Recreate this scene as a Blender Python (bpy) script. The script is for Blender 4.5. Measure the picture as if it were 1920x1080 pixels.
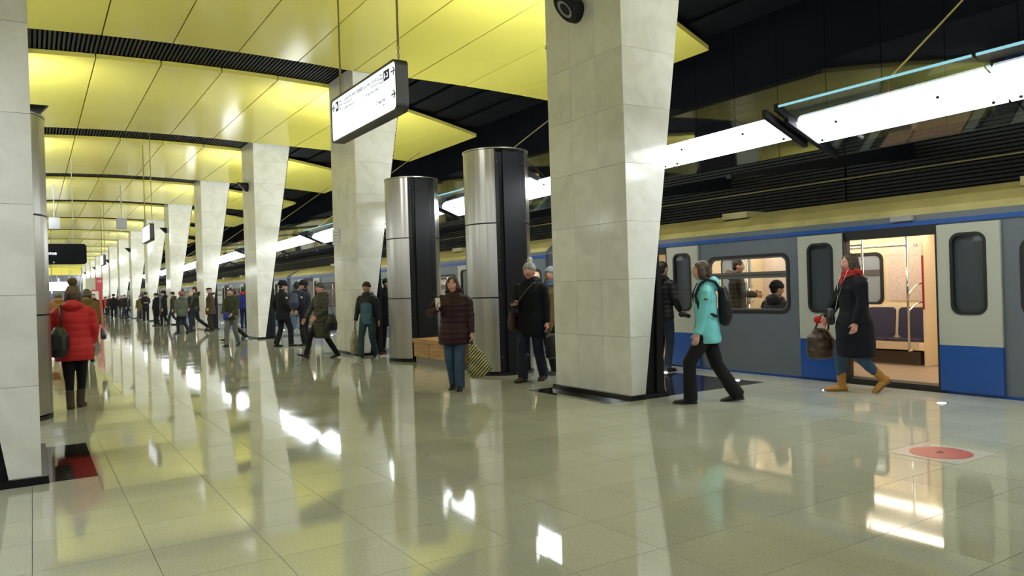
import bpy, math, random
import numpy as np
from mathutils import Vector, Matrix
random.seed(7); rng = np.random.default_rng(7)
scene = bpy.context.scene
for o in list(bpy.data.objects): bpy.data.objects.remove(o)
COL = scene.collection

# ------------------------------------------------------------------ camera, world, exposure
HC = 1.42; FPX = 1421.03; YAW = .5644; PIT = -.0012; ROL = -.031
cy_, sy_, cp_, sp_ = math.cos(YAW), math.sin(YAW), math.cos(PIT), math.sin(PIT)
CF = Vector((sy_*cp_, cy_*cp_, sp_)); CR0 = Vector((cy_, -sy_, 0)); CU0 = CR0.cross(CF)
CR = CR0*math.cos(ROL) + CU0*math.sin(ROL); CU = CU0*math.cos(ROL) - CR0*math.sin(ROL)
cam_data = bpy.data.cameras.new('camera'); cam = bpy.data.objects.new('camera', cam_data); COL.objects.link(cam)
cam_data.sensor_width = 36; cam_data.lens = 36*FPX/1920; cam_data.clip_end = 400; cam_data.clip_start = .05
M = Matrix.Identity(4)
for i in range(3):
    M[i][0] = CR[i]; M[i][1] = CU[i]; M[i][2] = -CF[i]
M[2][3] = HC
cam.matrix_world = M
scene.camera = cam
scene.view_settings.view_transform = 'Standard'; scene.view_settings.look = 'None'
scene.view_settings.gamma = 1; scene.view_settings.use_curve_mapping = False
scene.view_settings.exposure = 0.0
W = bpy.data.worlds.new('world'); scene.world = W; W.use_nodes = True
W.node_tree.nodes['Background'].inputs[0].default_value = (.8, .85, 1, 1)
W.node_tree.nodes['Background'].inputs[1].default_value = .02
CANOPY_UP = 14.0; CANOPY_DOWN = 11.0; FLOOD = 290.0      # luminous panels over both platforms
CABIN = 11.0                              # lamps inside the train cars

def ray_to(px, py):
    return CF + CR*((px-960)/FPX) + CU*((540-py)/FPX)
def floor_at(px, py, z=0.0):
    d = ray_to(px, py); t = (z-HC)/d.z
    return Vector((d.x*t, d.y*t, z))
def view_angle(px):      # compass angle (from +Y towards +X) of a pixel column
    d = ray_to(px, 560); return math.atan2(d.x, d.y)

# ------------------------------------------------------------------ dimensions of the place
XR = 6.095; XC = 3.06; Y1 = 6.984; DEP = 1.569; S = 8.943; NB = 14; YEND = 131.0
XT = 9.167; XW = 12.75
def arch(x): return 6.37 - .0088*(x-XC)**2

# ------------------------------------------------------------------ materials
MATS = {}
def nt(name):
    m = bpy.data.materials.new(name); m.use_nodes = True
    n = m.node_tree; n.nodes.clear()
    out = n.nodes.new('ShaderNodeOutputMaterial')
    return m, n, out
def link(n, a, b): n.links.new(a, b)
def N(n, t, **kw):
    x = n.nodes.new(t)
    for k, v in kw.items():
        if k.startswith('i_'): x.inputs[k[2:].replace('_', ' ')].default_value = v
        else: setattr(x, k, v)
    return x
def pbr(name, col, rough=.5, metal=0., spec=.5, var=0., vscale=3., bump=0., bscale=60., coat=0., sheen=0., rnd=0., sss=0., coord='world', stretch=(1,1,1), trans=0., detail=4.):
    if name in MATS: return MATS[name]
    m, n, out = nt(name)
    b = N(n, 'ShaderNodeBsdfPrincipled'); link(n, b.outputs[0], out.inputs[0])
    b.inputs['Roughness'].default_value = rough; b.inputs['Metallic'].default_value = metal
    b.inputs['Specular IOR Level'].default_value = spec; b.inputs['Coat Weight'].default_value = coat; b.inputs['Coat Roughness'].default_value = .05
    b.inputs['Sheen Weight'].default_value = sheen
    if sss: b.inputs['Subsurface Weight'].default_value = sss; b.inputs['Subsurface Radius'].default_value = (.012, .005, .003)
    c4 = (*col, 1); b.inputs['Base Color'].default_value = c4
    if var or bump or rnd:
        if coord == 'world': src = N(n, 'ShaderNodeNewGeometry').outputs['Position']
        else: src = N(n, 'ShaderNodeTexCoord').outputs['Object']
        mp = N(n, 'ShaderNodeMapping'); mp.inputs['Scale'].default_value = stretch; link(n, src, mp.inputs[0]); src = mp.outputs[0]
    if var or rnd:
        cur = None
        if var:
            t = N(n, 'ShaderNodeTexNoise'); t.inputs['Scale'].default_value = vscale; t.inputs['Detail'].default_value = detail; link(n, src, t.inputs['Vector'])
            mr = N(n, 'ShaderNodeMapRange'); mr.inputs[1].default_value = .3; mr.inputs[2].default_value = .7; mr.inputs[3].default_value = 1-var; mr.inputs[4].default_value = 1+var
            link(n, t.outputs[0], mr.inputs[0]); cur = mr.outputs[0]
        if rnd:
            oi = N(n, 'ShaderNodeObjectInfo'); mr2 = N(n, 'ShaderNodeMapRange'); mr2.inputs[3].default_value = 1-rnd; mr2.inputs[4].default_value = 1+rnd
            link(n, oi.outputs['Random'], mr2.inputs[0])
            if cur is not None:
                mu = N(n, 'ShaderNodeMath', operation='MULTIPLY'); link(n, cur, mu.inputs[0]); link(n, mr2.outputs[0], mu.inputs[1]); cur = mu.outputs[0]
            else: cur = mr2.outputs[0]
        vm = N(n, 'ShaderNodeVectorMath', operation='SCALE'); vm.inputs[0].default_value = col; link(n, cur, vm.inputs['Scale'])
        link(n, vm.outputs[0], b.inputs['Base Color'])
    if bump:
        t = N(n, 'ShaderNodeTexNoise'); t.inputs['Scale'].default_value = bscale; t.inputs['Detail'].default_value = 3; link(n, src, t.inputs['Vector'])
        bp = N(n, 'ShaderNodeBump'); bp.inputs['Strength'].default_value = bump; bp.inputs['Distance'].default_value = .01
        link(n, t.outputs[0], bp.inputs['Height']); link(n, bp.outputs[0], b.inputs['Normal'])
    MATS[name] = m; return m
def emit(name, col, s):
    if name in MATS: return MATS[name]
    m, n, out = nt(name); e = N(n, 'ShaderNodeEmission'); e.inputs[0].default_value = (*col, 1); e.inputs[1].default_value = s
    link(n, e.outputs[0], out.inputs[0]); MATS[name] = m; return m
def glass(name, tint=(1,1,1), refl=.1, rough=.02):
    if name in MATS: return MATS[name]
    m, n, out = nt(name)
    t = N(n, 'ShaderNodeBsdfTransparent'); t.inputs[0].default_value = (*tint, 1)
    g = N(n, 'ShaderNodeBsdfGlossy'); g.inputs['Roughness'].default_value = rough
    lw = N(n, 'ShaderNodeLayerWeight'); lw.inputs[0].default_value = .5; pw = N(n, 'ShaderNodeMath', operation='POWER'); pw.inputs[1].default_value = 4.5; link(n, lw.outputs['Facing'], pw.inputs[0])
    ad = N(n, 'ShaderNodeMath', operation='MULTIPLY_ADD'); ad.inputs[1].default_value = .85; ad.inputs[2].default_value = .03+refl; ad.use_clamp = True; link(n, pw.outputs[0], ad.inputs[0])
    mx = N(n, 'ShaderNodeMixShader'); link(n, ad.outputs[0], mx.inputs[0]); link(n, t.outputs[0], mx.inputs[1]); link(n, g.outputs[0], mx.inputs[2])
    link(n, mx.outputs[0], out.inputs[0]); MATS[name] = m; return m

def marble():
    m, n, out = nt('marble'); b = N(n, 'ShaderNodeBsdfPrincipled'); link(n, b.outputs[0], out.inputs[0])
    b.inputs['Roughness'].default_value = .13; b.inputs['Specular IOR Level'].default_value = .5
    pos = N(n, 'ShaderNodeNewGeometry').outputs['Position']; oi = N(n, 'ShaderNodeObjectInfo')
    of = N(n, 'ShaderNodeVectorMath', operation='SCALE'); of.inputs[0].default_value = (13, 7, 9); link(n, oi.outputs['Random'], of.inputs['Scale'])
    ad = N(n, 'ShaderNodeVectorMath', operation='ADD'); link(n, pos, ad.inputs[0]); link(n, of.outputs[0], ad.inputs[1])
    t = N(n, 'ShaderNodeTexNoise'); t.inputs['Scale'].default_value = 2.2; t.inputs['Detail'].default_value = 6; t.inputs['Distortion'].default_value = 1.2; link(n, ad.outputs[0], t.inputs['Vector'])
    r = N(n, 'ShaderNodeValToRGB'); e = r.color_ramp.elements
    e[0].position = .3; e[0].color = (.72, .71, .665, 1); e[1].position = .62; e[1].color = (.83, .825, .79, 1); link(n, t.outputs[0], r.inputs[0])
    v = N(n, 'ShaderNodeTexNoise'); v.inputs['Scale'].default_value = 1.3; v.inputs['Detail'].default_value = 8; v.inputs['Distortion'].default_value = 2.5; link(n, ad.outputs[0], v.inputs['Vector'])
    vr = N(n, 'ShaderNodeValToRGB'); ve = vr.color_ramp.elements; ve[0].position = .49; ve[0].color = (0, 0, 0, 1); ve[1].position = .51; ve[1].color = (0, 0, 0, 1)
    x = ve.new(.5); x.color = (1, 1, 1, 1); link(n, v.outputs[0], vr.inputs[0])
    mx = N(n, 'ShaderNodeMix', data_type='RGBA'); mf = N(n, 'ShaderNodeMath', operation='MULTIPLY'); mf.inputs[1].default_value = .10
    link(n, vr.outputs[0], mf.inputs[0]); link(n, mf.outputs[0], mx.inputs[0]); link(n, r.outputs[0], mx.inputs[6]); mx.inputs[7].default_value = (.42, .38, .29, 1)
    mr = N(n, 'ShaderNodeMapRange'); mr.inputs[3].default_value = .93; mr.inputs[4].default_value = 1.05; link(n, oi.outputs['Random'], mr.inputs[0])
    sc = N(n, 'ShaderNodeVectorMath', operation='SCALE'); link(n, mx.outputs[2], sc.inputs[0]); link(n, mr.outputs[0], sc.inputs['Scale']); link(n, sc.outputs[0], b.inputs['Base Color'])
    return m
def granite(name, c1, c2, rough, scale=160., rnd=.05):
    m, n, out = nt(name); b = N(n, 'ShaderNodeBsdfPrincipled'); link(n, b.outputs[0], out.inputs[0])
    b.inputs['Specular IOR Level'].default_value = .75
    pos = N(n, 'ShaderNodeNewGeometry').outputs['Position']; oi = N(n, 'ShaderNodeObjectInfo')
    t = N(n, 'ShaderNodeTexNoise'); t.inputs['Scale'].default_value = scale; t.inputs['Detail'].default_value = 3; link(n, pos, t.inputs['Vector'])
    r = N(n, 'ShaderNodeValToRGB'); e = r.color_ramp.elements; e[0].position = .36; e[0].color = (*c1, 1); e[1].position = .5; e[1].color = (*c2, 1); link(n, t.outputs[0], r.inputs[0])
    t2 = N(n, 'ShaderNodeTexNoise'); t2.inputs['Scale'].default_value = 1.1; t2.inputs['Detail'].default_value = 5; link(n, pos, t2.inputs['Vector'])
    mr = N(n, 'ShaderNodeMapRange'); mr.inputs[1].default_value = .3; mr.inputs[2].default_value = .7; mr.inputs[3].default_value = .92; mr.inputs[4].default_value = 1.06; link(n, t2.outputs[0], mr.inputs[0])
    mr2 = N(n, 'ShaderNodeMapRange'); mr2.inputs[3].default_value = 1-rnd; mr2.inputs[4].default_value = 1+rnd; link(n, oi.outputs['Random'], mr2.inputs[0])
    mu = N(n, 'ShaderNodeMath', operation='MULTIPLY'); link(n, mr.outputs[0], mu.inputs[0]); link(n, mr2.outputs[0], mu.inputs[1])
    sc = N(n, 'ShaderNodeVectorMath', operation='SCALE'); link(n, r.outputs[0], sc.inputs[0]); link(n, mu.outputs[0], sc.inputs['Scale']); link(n, sc.outputs[0], b.inputs['Base Color'])
    mr3 = N(n, 'ShaderNodeMapRange'); mr3.inputs[1].default_value = .35; mr3.inputs[2].default_value = .7; mr3.inputs[3].default_value = rough; mr3.inputs[4].default_value = rough+.05; link(n, t2.outputs[0], mr3.inputs[0]); link(n, mr3.outputs[0], b.inputs['Roughness'])
    return m
MARBLE = marble()
FLOOR = granite('floor_granite', (.28, .28, .215), (.47, .475, .39), .035)
FLOOR_DARK = granite('dark_granite', (.010, .010, .011), (.022, .021, .020), .03)
FLOOR_EDGE = granite('edge_granite', (.40, .39, .35), (.52, .51, .46), .14)
JOINT = pbr('joint_grey', (.11, .105, .085), .8)
YELLOW = pbr('yellow_panel', (.76, .665, .13), .16, spec=.22, var=.03, vscale=.6, rnd=.025)
BLACKM = pbr('black_metal', (.008, .008, .011), .45, spec=.25)
BLACKG = pbr('black_gloss', (.008, .008, .010), .08, spec=.6)
MIRROR = pbr('dark_glass_panel', (.010, .010, .012), .035, spec=1.0, coat=.6)
BLACKR = pbr('black_slat', (.012, .012, .012), .55, spec=.3)
DARKC = pbr('dark_ceiling_paint', (.004, .004, .005), .7, spec=.12)
def steel_mat():
    m, n, out = nt('brushed_steel'); b = N(n, 'ShaderNodeBsdfPrincipled'); link(n, b.outputs[0], out.inputs[0])
    b.inputs['Base Color'].default_value = (.52, .50, .45, 1); b.inputs['Metallic'].default_value = 1; b.inputs['Roughness'].default_value = .32
    return m
STEEL = steel_mat()
CHROME = pbr('chrome', (.7, .7, .7), .12, metal=1)
WOOD = pbr('bench_wood', (.42, .23, .09), .4, var=.25, vscale=4, stretch=(6, .6, 6), detail=6)
WHITE_P = pbr('white_plastic', (.75, .75, .75), .4)
GREY_P = pbr('grey_plastic', (.30, .30, .31), .5)

# ------------------------------------------------------------------ mesh helpers
class MB:
    def __init__(s): s.v = []; s.f = []; s.m = []; s.cur = 0
    def add(s, v, f):
        o = len(s.v); s.v += [tuple(map(float, p)) for p in v]; s.f += [tuple(i+o for i in q) for q in f]; s.m += [s.cur]*len(f); return s
    def box(s, x0, x1, y0, y1, z0, z1):
        return s.hexa([(x0,y0,z0),(x1,y0,z0),(x1,y1,z0),(x0,y1,z0),(x0,y0,z1),(x1,y0,z1),(x1,y1,z1),(x0,y1,z1)])
    def hexa(s, c):
        return s.add(c, [(0,3,2,1),(4,5,6,7),(0,1,5,4),(1,2,6,5),(2,3,7,6),(3,0,4,7)])
    def prism(s, pts, lo, hi, axis=1):      # polygon in the two other axes extruded along axis
        n = len(pts); v = []
        for h in (lo, hi):
            for a, b in pts:
                v.append((h, a, b) if axis == 0 else (a, h, b) if axis == 1 else (a, b, h))
        f = [tuple(range(n))[::-1], tuple(range(n, 2*n))] + [(i, (i+1) % n, n+(i+1) % n, n+i) for i in range(n)]
        return s.add(v, f)
    def tube(s, pts, r, n=10, caps=True):
        v, f = tube(pts, [(q, q) for q in (r if hasattr(r, '__len__') else [r]*len(pts))], n); return s.add(v, f)
    def cyl(s, c, r, z0, z1, n=24, r2=None):
        return s.tube([(c[0], c[1], z0), (c[0], c[1], z1)], [r, r if r2 is None else r2], n)
    def sph(s, c, r, n=12):
        v, f = ellipsoid(c, (r, r, r) if not hasattr(r, '__len__') else r, n, n//2+2); return s.add(v, f)
    def mesh(s, name, mats, smooth=False):
        me = bpy.data.meshes.new(name); me.from_pydata(s.v, [], s.f)
        for m in (mats if isinstance(mats, (list, tuple)) else [mats]): me.materials.append(m)
        if any(s.m): me.polygons.foreach_set('material_index', s.m)
        if smooth: me.polygons.foreach_set('use_smooth', [True]*len(s.f))
        me.update(); return me
    def build(s, name, mats, parent=None, loc=(0,0,0), rz=0, smooth=False):
        return put(name, s.mesh(name, mats, smooth), parent, loc, rz)
CH = {}
def put(name, me, parent=None, loc=(0,0,0), rz=0):
    o = bpy.data.objects.new(name, me); COL.objects.link(o)
    o.location = loc; o.rotation_euler = (0, 0, rz)
    if parent is not None: o.parent = parent; CH.setdefault(parent.name, []).append(o)
    return o
def empty(name, loc=(0,0,0), rz=0):
    o = bpy.data.objects.new(name, None); COL.objects.link(o); o.location = loc; o.rotation_euler = (0,0,rz); o.empty_display_size = .2; return o
def tag(o, label=None, cat=None, group=None, kind=None):
    if label: o['label'] = label
    if cat: o['category'] = cat
    if group: o['group'] = group
    if kind: o['kind'] = kind
    return o
def copy_tree(o, parent=None, label=None, group=None):
    c = o.copy(); COL.objects.link(c); c.parent = parent
    if parent is not None: CH.setdefault(parent.name, []).append(c)
    if label: c['label'] = label
    if group: c['group'] = group
    for ch in KIDS(o): copy_tree(ch, c)
    return c
def KIDS(o): return list(CH.get(o.name, []))
def tube(pts, radii, n=12, ref=(1,0,0), cap=0, close=False):
    P = [np.array(p, float) for p in pts]; R = list(radii); ref = np.array(ref, float)
    if cap:       # rounded ends: extra shrinking rings
        def ends(p0, p1, r):
            d = p0-p1; d /= np.linalg.norm(d)+1e-9; a = (r[0]+r[1])/2*cap
            return [(p0+d*a*math.sin(t), (r[0]*math.cos(t), r[1]*math.cos(t))) for t in (.5, 1.0, 1.4)]
        e0 = ends(P[0], P[1], R[0]); e1 = ends(P[-1], P[-2], R[-1])
        P = [q for q, _ in e0[::-1]] + P + [q for q, _ in e1]; R = [r for _, r in e0[::-1]] + R + [r for _, r in e1]
    K = len(P); v = []; f = []
    for i in range(K):
        if close: t = P[(i+1) % K]-P[(i-1) % K]
        else: t = P[min(i+1, K-1)]-P[max(i-1, 0)]
        t = t/(np.linalg.norm(t)+1e-9); rf = ref
        if abs(rf@t) > .95: rf = np.array((0., 1., 0.)) if abs(t[1]) < .9 else np.array((0., 0., 1.))
        a = rf-t*(rf@t); a /= np.linalg.norm(a); b = np.cross(t, a)
        for j in range(n):
            w = 2*math.pi*j/n; v.append(P[i]+a*R[i][0]*math.cos(w)+b*R[i][1]*math.sin(w))
    for i in range(K if close else K-1):
        for j in range(n):
            i2 = (i+1) % K; f.append((i*n+j, i*n+(j+1) % n, i2*n+(j+1) % n, i2*n+j))
    if not close: f.append(tuple(range(n))[::-1]); f.append(tuple(range((K-1)*n, K*n)))
    return v, f
def ellipsoid(c, r, n=16, m=10, fn=None):
    v = []; f = []
    for i in range(1, m):
        th = math.pi*i/m
        for j in range(n):
            ph = 2*math.pi*j/n; u = (math.sin(th)*math.cos(ph), math.sin(th)*math.sin(ph), math.cos(th))
            v.append(fn(u) if fn else (c[0]+r[0]*u[0], c[1]+r[1]*u[1], c[2]+r[2]*u[2]))
    top = len(v); v.append(fn((0,0,1)) if fn else (c[0], c[1], c[2]+r[2])); bot = len(v); v.append(fn((0,0,-1)) if fn else (c[0], c[1], c[2]-r[2]))
    for i in range(m-2):
        for j in range(n):
            a = i*n+j; b = i*n+(j+1) % n; f.append((a, a+n, b+n, b))
    for j in range(n):
        f.append((top, j, (j+1) % n)); f.append((bot, (m-2)*n+(j+1) % n, (m-2)*n+j))
    return v, f
def rrect(a0, a1, b0, b1, r, k=5):         # rounded rectangle outline
    pts = []
    for (ca, cb, t0) in ((a1-r, b1-r, 0), (a0+r, b1-r, 90), (a0+r, b0+r, 180), (a1-r, b0+r, 270)):
        for i in range(k+1):
            t = math.radians(t0+90*i/k); pts.append((ca+r*math.cos(t), cb+r*math.sin(t)))
    return pts
def plate_hole(mb, outer, hole, x0, x1):   # plate in the YZ plane between x0 and x1, outer=(y0,y1,z0,z1), with rounded holes at sub-rects
    y0, y1, z0, z1 = outer; h = hole; n = len(h)
    cy = sum(p[0] for p in h)/n; cz = sum(p[1] for p in h)/n
    out = []
    for (y, z) in h:                         # project the hole outline to the outer rectangle
        dy, dz = y-cy, z-cz; t = 1e9
        if dy > 1e-9: t = min(t, (y1-cy)/dy)
        if dy < -1e-9: t = min(t, (y0-cy)/dy)
        if dz > 1e-9: t = min(t, (z1-cz)/dz)
        if dz < -1e-9: t = min(t, (z0-cz)/dz)
        out.append((cy+dy*t, cz+dz*t))
    for i in range(4):                       # snap nearest points to corners
        c = [(y0,z0),(y0,z1),(y1,z0),(y1,z1)][i]; k = min(range(n), key=lambda q: (out[q][0]-c[0])**2+(out[q][1]-c[1])**2); out[k] = c
    v = [(x, *p) for x in (x0, x1) for ring in (out, h) for p in ring]; f = []
    for j in range(n):
        k = (j+1) % n
        f.append((j, k, n+k, n+j)); f.append((2*n+j, 3*n+j, 3*n+k, 2*n+k))
        f.append((j, 2*n+j, 2*n+k, k)); f.append((n+j, n+k, 3*n+k, 3*n+j))
    mb.add(v, f)
def ring(mb, a, b, x0, x1):                  # frame between two outlines with the same number of points
    n = len(a); v = [(x, *p) for x in (x0, x1) for r in (a, b) for p in r]; f = []
    for j in range(n):
        k = (j+1) % n
        f += [(j, k, n+k, n+j), (2*n+j, 3*n+j, 3*n+k, 2*n+k), (j, 2*n+j, 2*n+k, k), (n+j, n+k, 3*n+k, 3*n+j)]
    mb.add(v, f)
# ================================================================== FLOOR
floor = tag(MB().box(-3.05, 9.13, -3, YEND, -.30, -.006).build('floor', JOINT), kind='structure')
floor['label'] = 'polished pale granite platform floor'
TW = .567; TX0 = .53-TW*7; TY0 = 4.16-.57*13; TH = .57
BANDS = [Y1+k*S for k in range(-1, NB+1)]
def tile_kind(x0, x1, y0, y1):
    return 'n'
def in_band(y0, y1):
    for b in BANDS:
        if y1 > b and y0 < b+1.70: return b
    return None
tile_me = MB().box(0, TW-.0035, 0, TH-.0035, -.02, 0).mesh('floor_tile', FLOOR)
cells = []; rest = MB()
def clip_rects(x0, x1, y0, y1):            # a tile minus the dark granite bands beside the pillars
    out = [(x0, x1, y0, y1)]
    for b in BANDS:
        for (xa, xb) in ((5.71, 8.50), (2*XC-8.50, 2*XC-5.71)):
            new = []
            for (a0, a1, c0, c1) in out:
                if a1 <= xa or a0 >= xb or c1 <= b or c0 >= b+1.70: new.append((a0, a1, c0, c1)); continue
                if a0 < xa: new.append((a0, xa-.003, c0, c1))
                if a1 > xb: new.append((xb+.003, a1, c0, c1))
                m0, m1 = max(a0, xa), min(a1, xb)
                if c0 < b: new.append((m0, m1, c0, b-.003))
                if c1 > b+1.70: new.append((m0, m1, b+1.703, c1))
            out = [r for r in new if r[1]-r[0] > .01 and r[3]-r[2] > .01]
    return out
nx = int((8.50-TX0)/TW)+1; ny = int((YEND-TY0)/TH)
for i in range(nx):
    for j in range(ny):
        x0 = TX0+i*TW; y0 = TY0+j*TH; x1 = min(x0+TW, 8.503); y1 = y0+TH
        if x1-x0 < .03: continue
        full = (x1-x0 > TW-.001)
        rects = clip_rects(x0, x1-.0035, y0, y1-.0035)
        d = Vector((x0+.28, y0+.28, -HC)); zc = d.dot(CF); px = 960+FPX*d.dot(CR)/zc if zc > .3 else -9999; py = 540-FPX*d.dot(CU)/zc if zc > .3 else -9999
        vis = zc > .3 and -60 < px < 1980 and 560 < py < 1140
        whole = len(rects) == 1 and full and abs(rects[0][1]-rects[0][0]-TW+.0035) < 1e-6 and abs(rects[0][3]-rects[0][2]-TH+.0035) < 1e-6
        if vis and whole: cells.append((d.length, x0, y0))
        else:
            for r in rects: rest.box(r[0], r[1], r[2], r[3], -.02, 0)
cells.sort()
for k, (d, x0, y0) in enumerate(cells):
    if k < 300: put('floor_tile', tile_me, floor, (x0, y0, 0))
    else: rest.box(x0, x0+TW-.0035, y0, y0+TH-.0035, -.02, 0)
tag(rest.build('floor_tiles', FLOOR, floor), kind='stuff')
# dark granite bands in line with the pillars, laid in slabs
bnd = [MB().box(5.71, 6.60, 0, 1.70, -.02, 0).mesh('dark_slab', FLOOR_DARK)]
xs = [6.603, 7.236, 7.869, 8.497]
slab = [MB().box(xs[q], xs[q+1]-.004, 0, .848, -.02, 0).mesh('dark_slab', FLOOR_DARK) for q in range(3)]
bndL = MB().box(2*XC-8.497, 2*XC-5.71, 0, 1.70, -.02, 0).mesh('dark_slab', FLOOR_DARK)
for k in range(-1, NB):
    y = Y1+k*S
    put('dark_slab', bnd[0], floor, (0, y, 0)); put('dark_slab', bndL, floor, (0, y, 0))
    for q in range(3):
        for r in range(2): put('dark_slab', slab[q], floor, (0, y+r*.852, 0))
# platform edge stones
es = MB().box(8.507, 9.13, 0, 1.196, -.02, .001).mesh('edge_stone', FLOOR_EDGE)
for k in range(112): put('edge_stone', es, floor, (0, -3+k*1.2, 0))
esL = MB().box(-3.05, -2.387, -3, YEND, -.02, .001).build('edge_stone', FLOOR_EDGE, floor)
# signal lamps let into the platform edge
lamp_me = MB().cyl((0, 0), .045, .0, .008, 16).mesh('lens', emit('edge_lamp', (.9, .95, 1), 14))
rim_me = MB().cyl((0, 0), .062, .0, .005, 16).mesh('rim', CHROME)
for k in range(36):
    o = empty('floor_lamp', (8.37, 3.08+1.43*k, .001)); put('lens', lamp_me, o); put('rim', rim_me, o)
    tag(o, {0: 'floor lamp at the right edge of the picture beside the blue door panel', 1: 'floor lamp in front of the right leaf of the open train door', 2: 'floor lamp at the feet of the woman with mustard boots', 3: 'floor lamp behind the woman in turquoise'}.get(k, 'small round white lamp let into the platform edge beyond the woman in turquoise'), 'floor lamp', 'lamps along the platform edge')
# red round floor sticker
st = empty('floor_sticker', (6.05, 3.28, .001))
MB().cyl((0, 0), .225, .0015, .0025, 40).build('disc', pbr('sticker_red', (.42, .085, .08), .35), st)
MB().box(-.285, .285, -.285, .285, 0, .0012).build('base_square', pbr('sticker_pale', (.50, .47, .44), .12), st)
g = MB()
for (x, y, w, h) in ((-.03, -.005, .012, .03), (-.012, .012, .03, .012), (.015, -.01, .012, .035), (-.02, -.022, .03, .01), (.03, .01, .014, .014)): g.box(x, x+w, y, y+h, .0026, .0032)
g.build('emblem', BLACKM, st)
tag(st, 'round red sticker with small black emblem on the floor near the train', 'floor sticker')
# track beds
tag(MB().box(9.13, XW+.2, -12, YEND, -1.4, -1.15).build('track_bed', DARKC), 'dark track bed beneath the train', kind='structure')
tag(MB().box(-7, -3.05, -12, YEND, -1.4, -1.15).build('track_bed', DARKC), 'dark track bed on the far left', kind='structure')

# ================================================================== CEILING
ceil = tag(MB().box(-7.2, XW+.4, -12, YEND, 7.15, 7.3).build('ceiling', DARKC), kind='structure'); ceil['label'] = 'dark slab carrying arched yellow ceiling panels and black slatted strips'
EDG = [XC+1.225*(k+.5) for k in range(-7, 7)]
def fl(x): return max(0, abs(x-XC)-3.035)
pan = []
for j in range(13):
    a, b = EDG[j]+.011, EDG[j+1]-.011; m = MB(); K = 4; v = []
    for q in range(K+1):
        x = a+(b-a)*q/K; z = arch(x)
        v += [(x, DEP+.32*fl(x), z), (x, S-.24*fl(x), z), (x, S-.24*fl(x), z+.09), (x, DEP+.32*fl(x), z+.09)]
    f = [(0, 1, 2, 3), (4*K+3, 4*K+2, 4*K+1, 4*K)]
    for q in range(K):
        o = 4*q
        for (p, r) in ((0, 1), (1, 2), (2, 3), (3, 0)): f.append((o+r, o+p, o+4+p, o+4+r))
    m.add(v, f); pan.append(m.mesh('ceiling_panel', YELLOW))
sl = MB(); n_sl = int(6.3/.08)
for q in range(n_sl):
    x = XC-3.15+.08*q; z = arch(x)+.10; sl.box(x, x+.04, .02, DEP-.02, z, z+.06)
slat_me = sl.mesh('slat_strip', BLACKR)
bk = MB()
for q in range(20):
    x0 = -4.9+q*.796; x1 = x0+.796; bk.box(x0, x1, -1.2, DEP+1.7, arch((x0+x1)/2)+.20, arch((x0+x1)/2)+.24)
back_me = bk.mesh('strip_backing', DARKC)
for k in range(-1, NB):
    for j in range(13): put('ceiling_panel', pan[j], ceil, (0, Y1+k*S, 0))
    tag(put('slat_strip', slat_me, ceil, (0, Y1+k*S, 0)), kind='stuff')
    put('strip_backing', back_me, ceil, (0, Y1+k*S, 0))

# ================================================================== TRACK WALLS AND END WALL
wr = tag(MB().box(XW+.06, XW+.3, -12, YEND, -1.4, 7.2).build('wall_right', DARKC), kind='structure'); wr['label'] = 'dark track wall with horizontal slats below and glossy black glass panels above'
gp = MB().box(XW, XW+.02, .006, 1.094, 3.86, 7.1).mesh('glass_panel', MIRROR)
for k in range(110): put('glass_panel', gp, wr, (0, -6+1.10*k+.55, 0))
lv = MB()
for q in range(31):
    z = 1.85+.065*q; lv.hexa([(XW, .02, z), (XW+.05, .02, z-.01), (XW+.05, 5.48, z-.01), (XW, 5.48, z), (XW-.005, .02, z+.04), (XW+.05, .02, z+.03), (XW+.05, 5.48, z+.03), (XW-.005, 5.48, z+.04)])
lvm = lv.mesh('slat_panel', BLACKR)
for k in range(24): tag(put('slat_panel', lvm, wr, (0, -8+5.5*k, 0)), kind='stuff')
MB().tube([(XW-.04, -8, 3.22), (XW-.04, YEND, 3.22)], .014, 8).build('cable', pbr('cable_tan', (.28, .24, .12), .5), wr)
wl = tag(MB().box(-7.2, -7.0, -12, YEND, -1.4, 7.2).build('wall_left', MIRROR), kind='structure'); wl['label'] = 'dark glossy track wall on the far left'
tag(MB().box(-7.2, XW+.4, -12.2, -12, -1.4, 7.2).build('wall_back', pbr('back_wall_stone', (.16, .16, .15), .3)), 'stone end wall behind the camera', kind='structure')
we = tag(MB().box(-7.2, XW+.4, YEND, YEND+.3, -1.4, 7.2).build('wall_end', pbr('end_wall', (.07, .08, .12), .25, var=.4, vscale=1.2)), kind='structure'); we['label'] = 'dark end wall of the hall below a yellow fascia'
for q in range(5): MB().box(-.1+q*1.28, 1.16+q*1.28, YEND-.25, YEND-.02, 5.25, 6.6).build('fascia_panel', YELLOW, we)
for q in range(5): MB().box(.1+q*1.5, .22+q*1.5, YEND-.12, YEND-.01, 0, 5.2).build('mullion', GREY_P, we)
for q, (x, z, w, h) in enumerate(((1.2, 3.2, .5, .25), (2.4, 2.6, .12, 1.0), (3.3, 3.6, .14, 1.2), (3.9, 3.4, .5, .3))):
    MB().box(x, x+w, YEND-.2, YEND-.13, z, z+h).build('wall_lamp', emit('far_lamp', (.95, .97, 1), 3), we)

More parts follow.
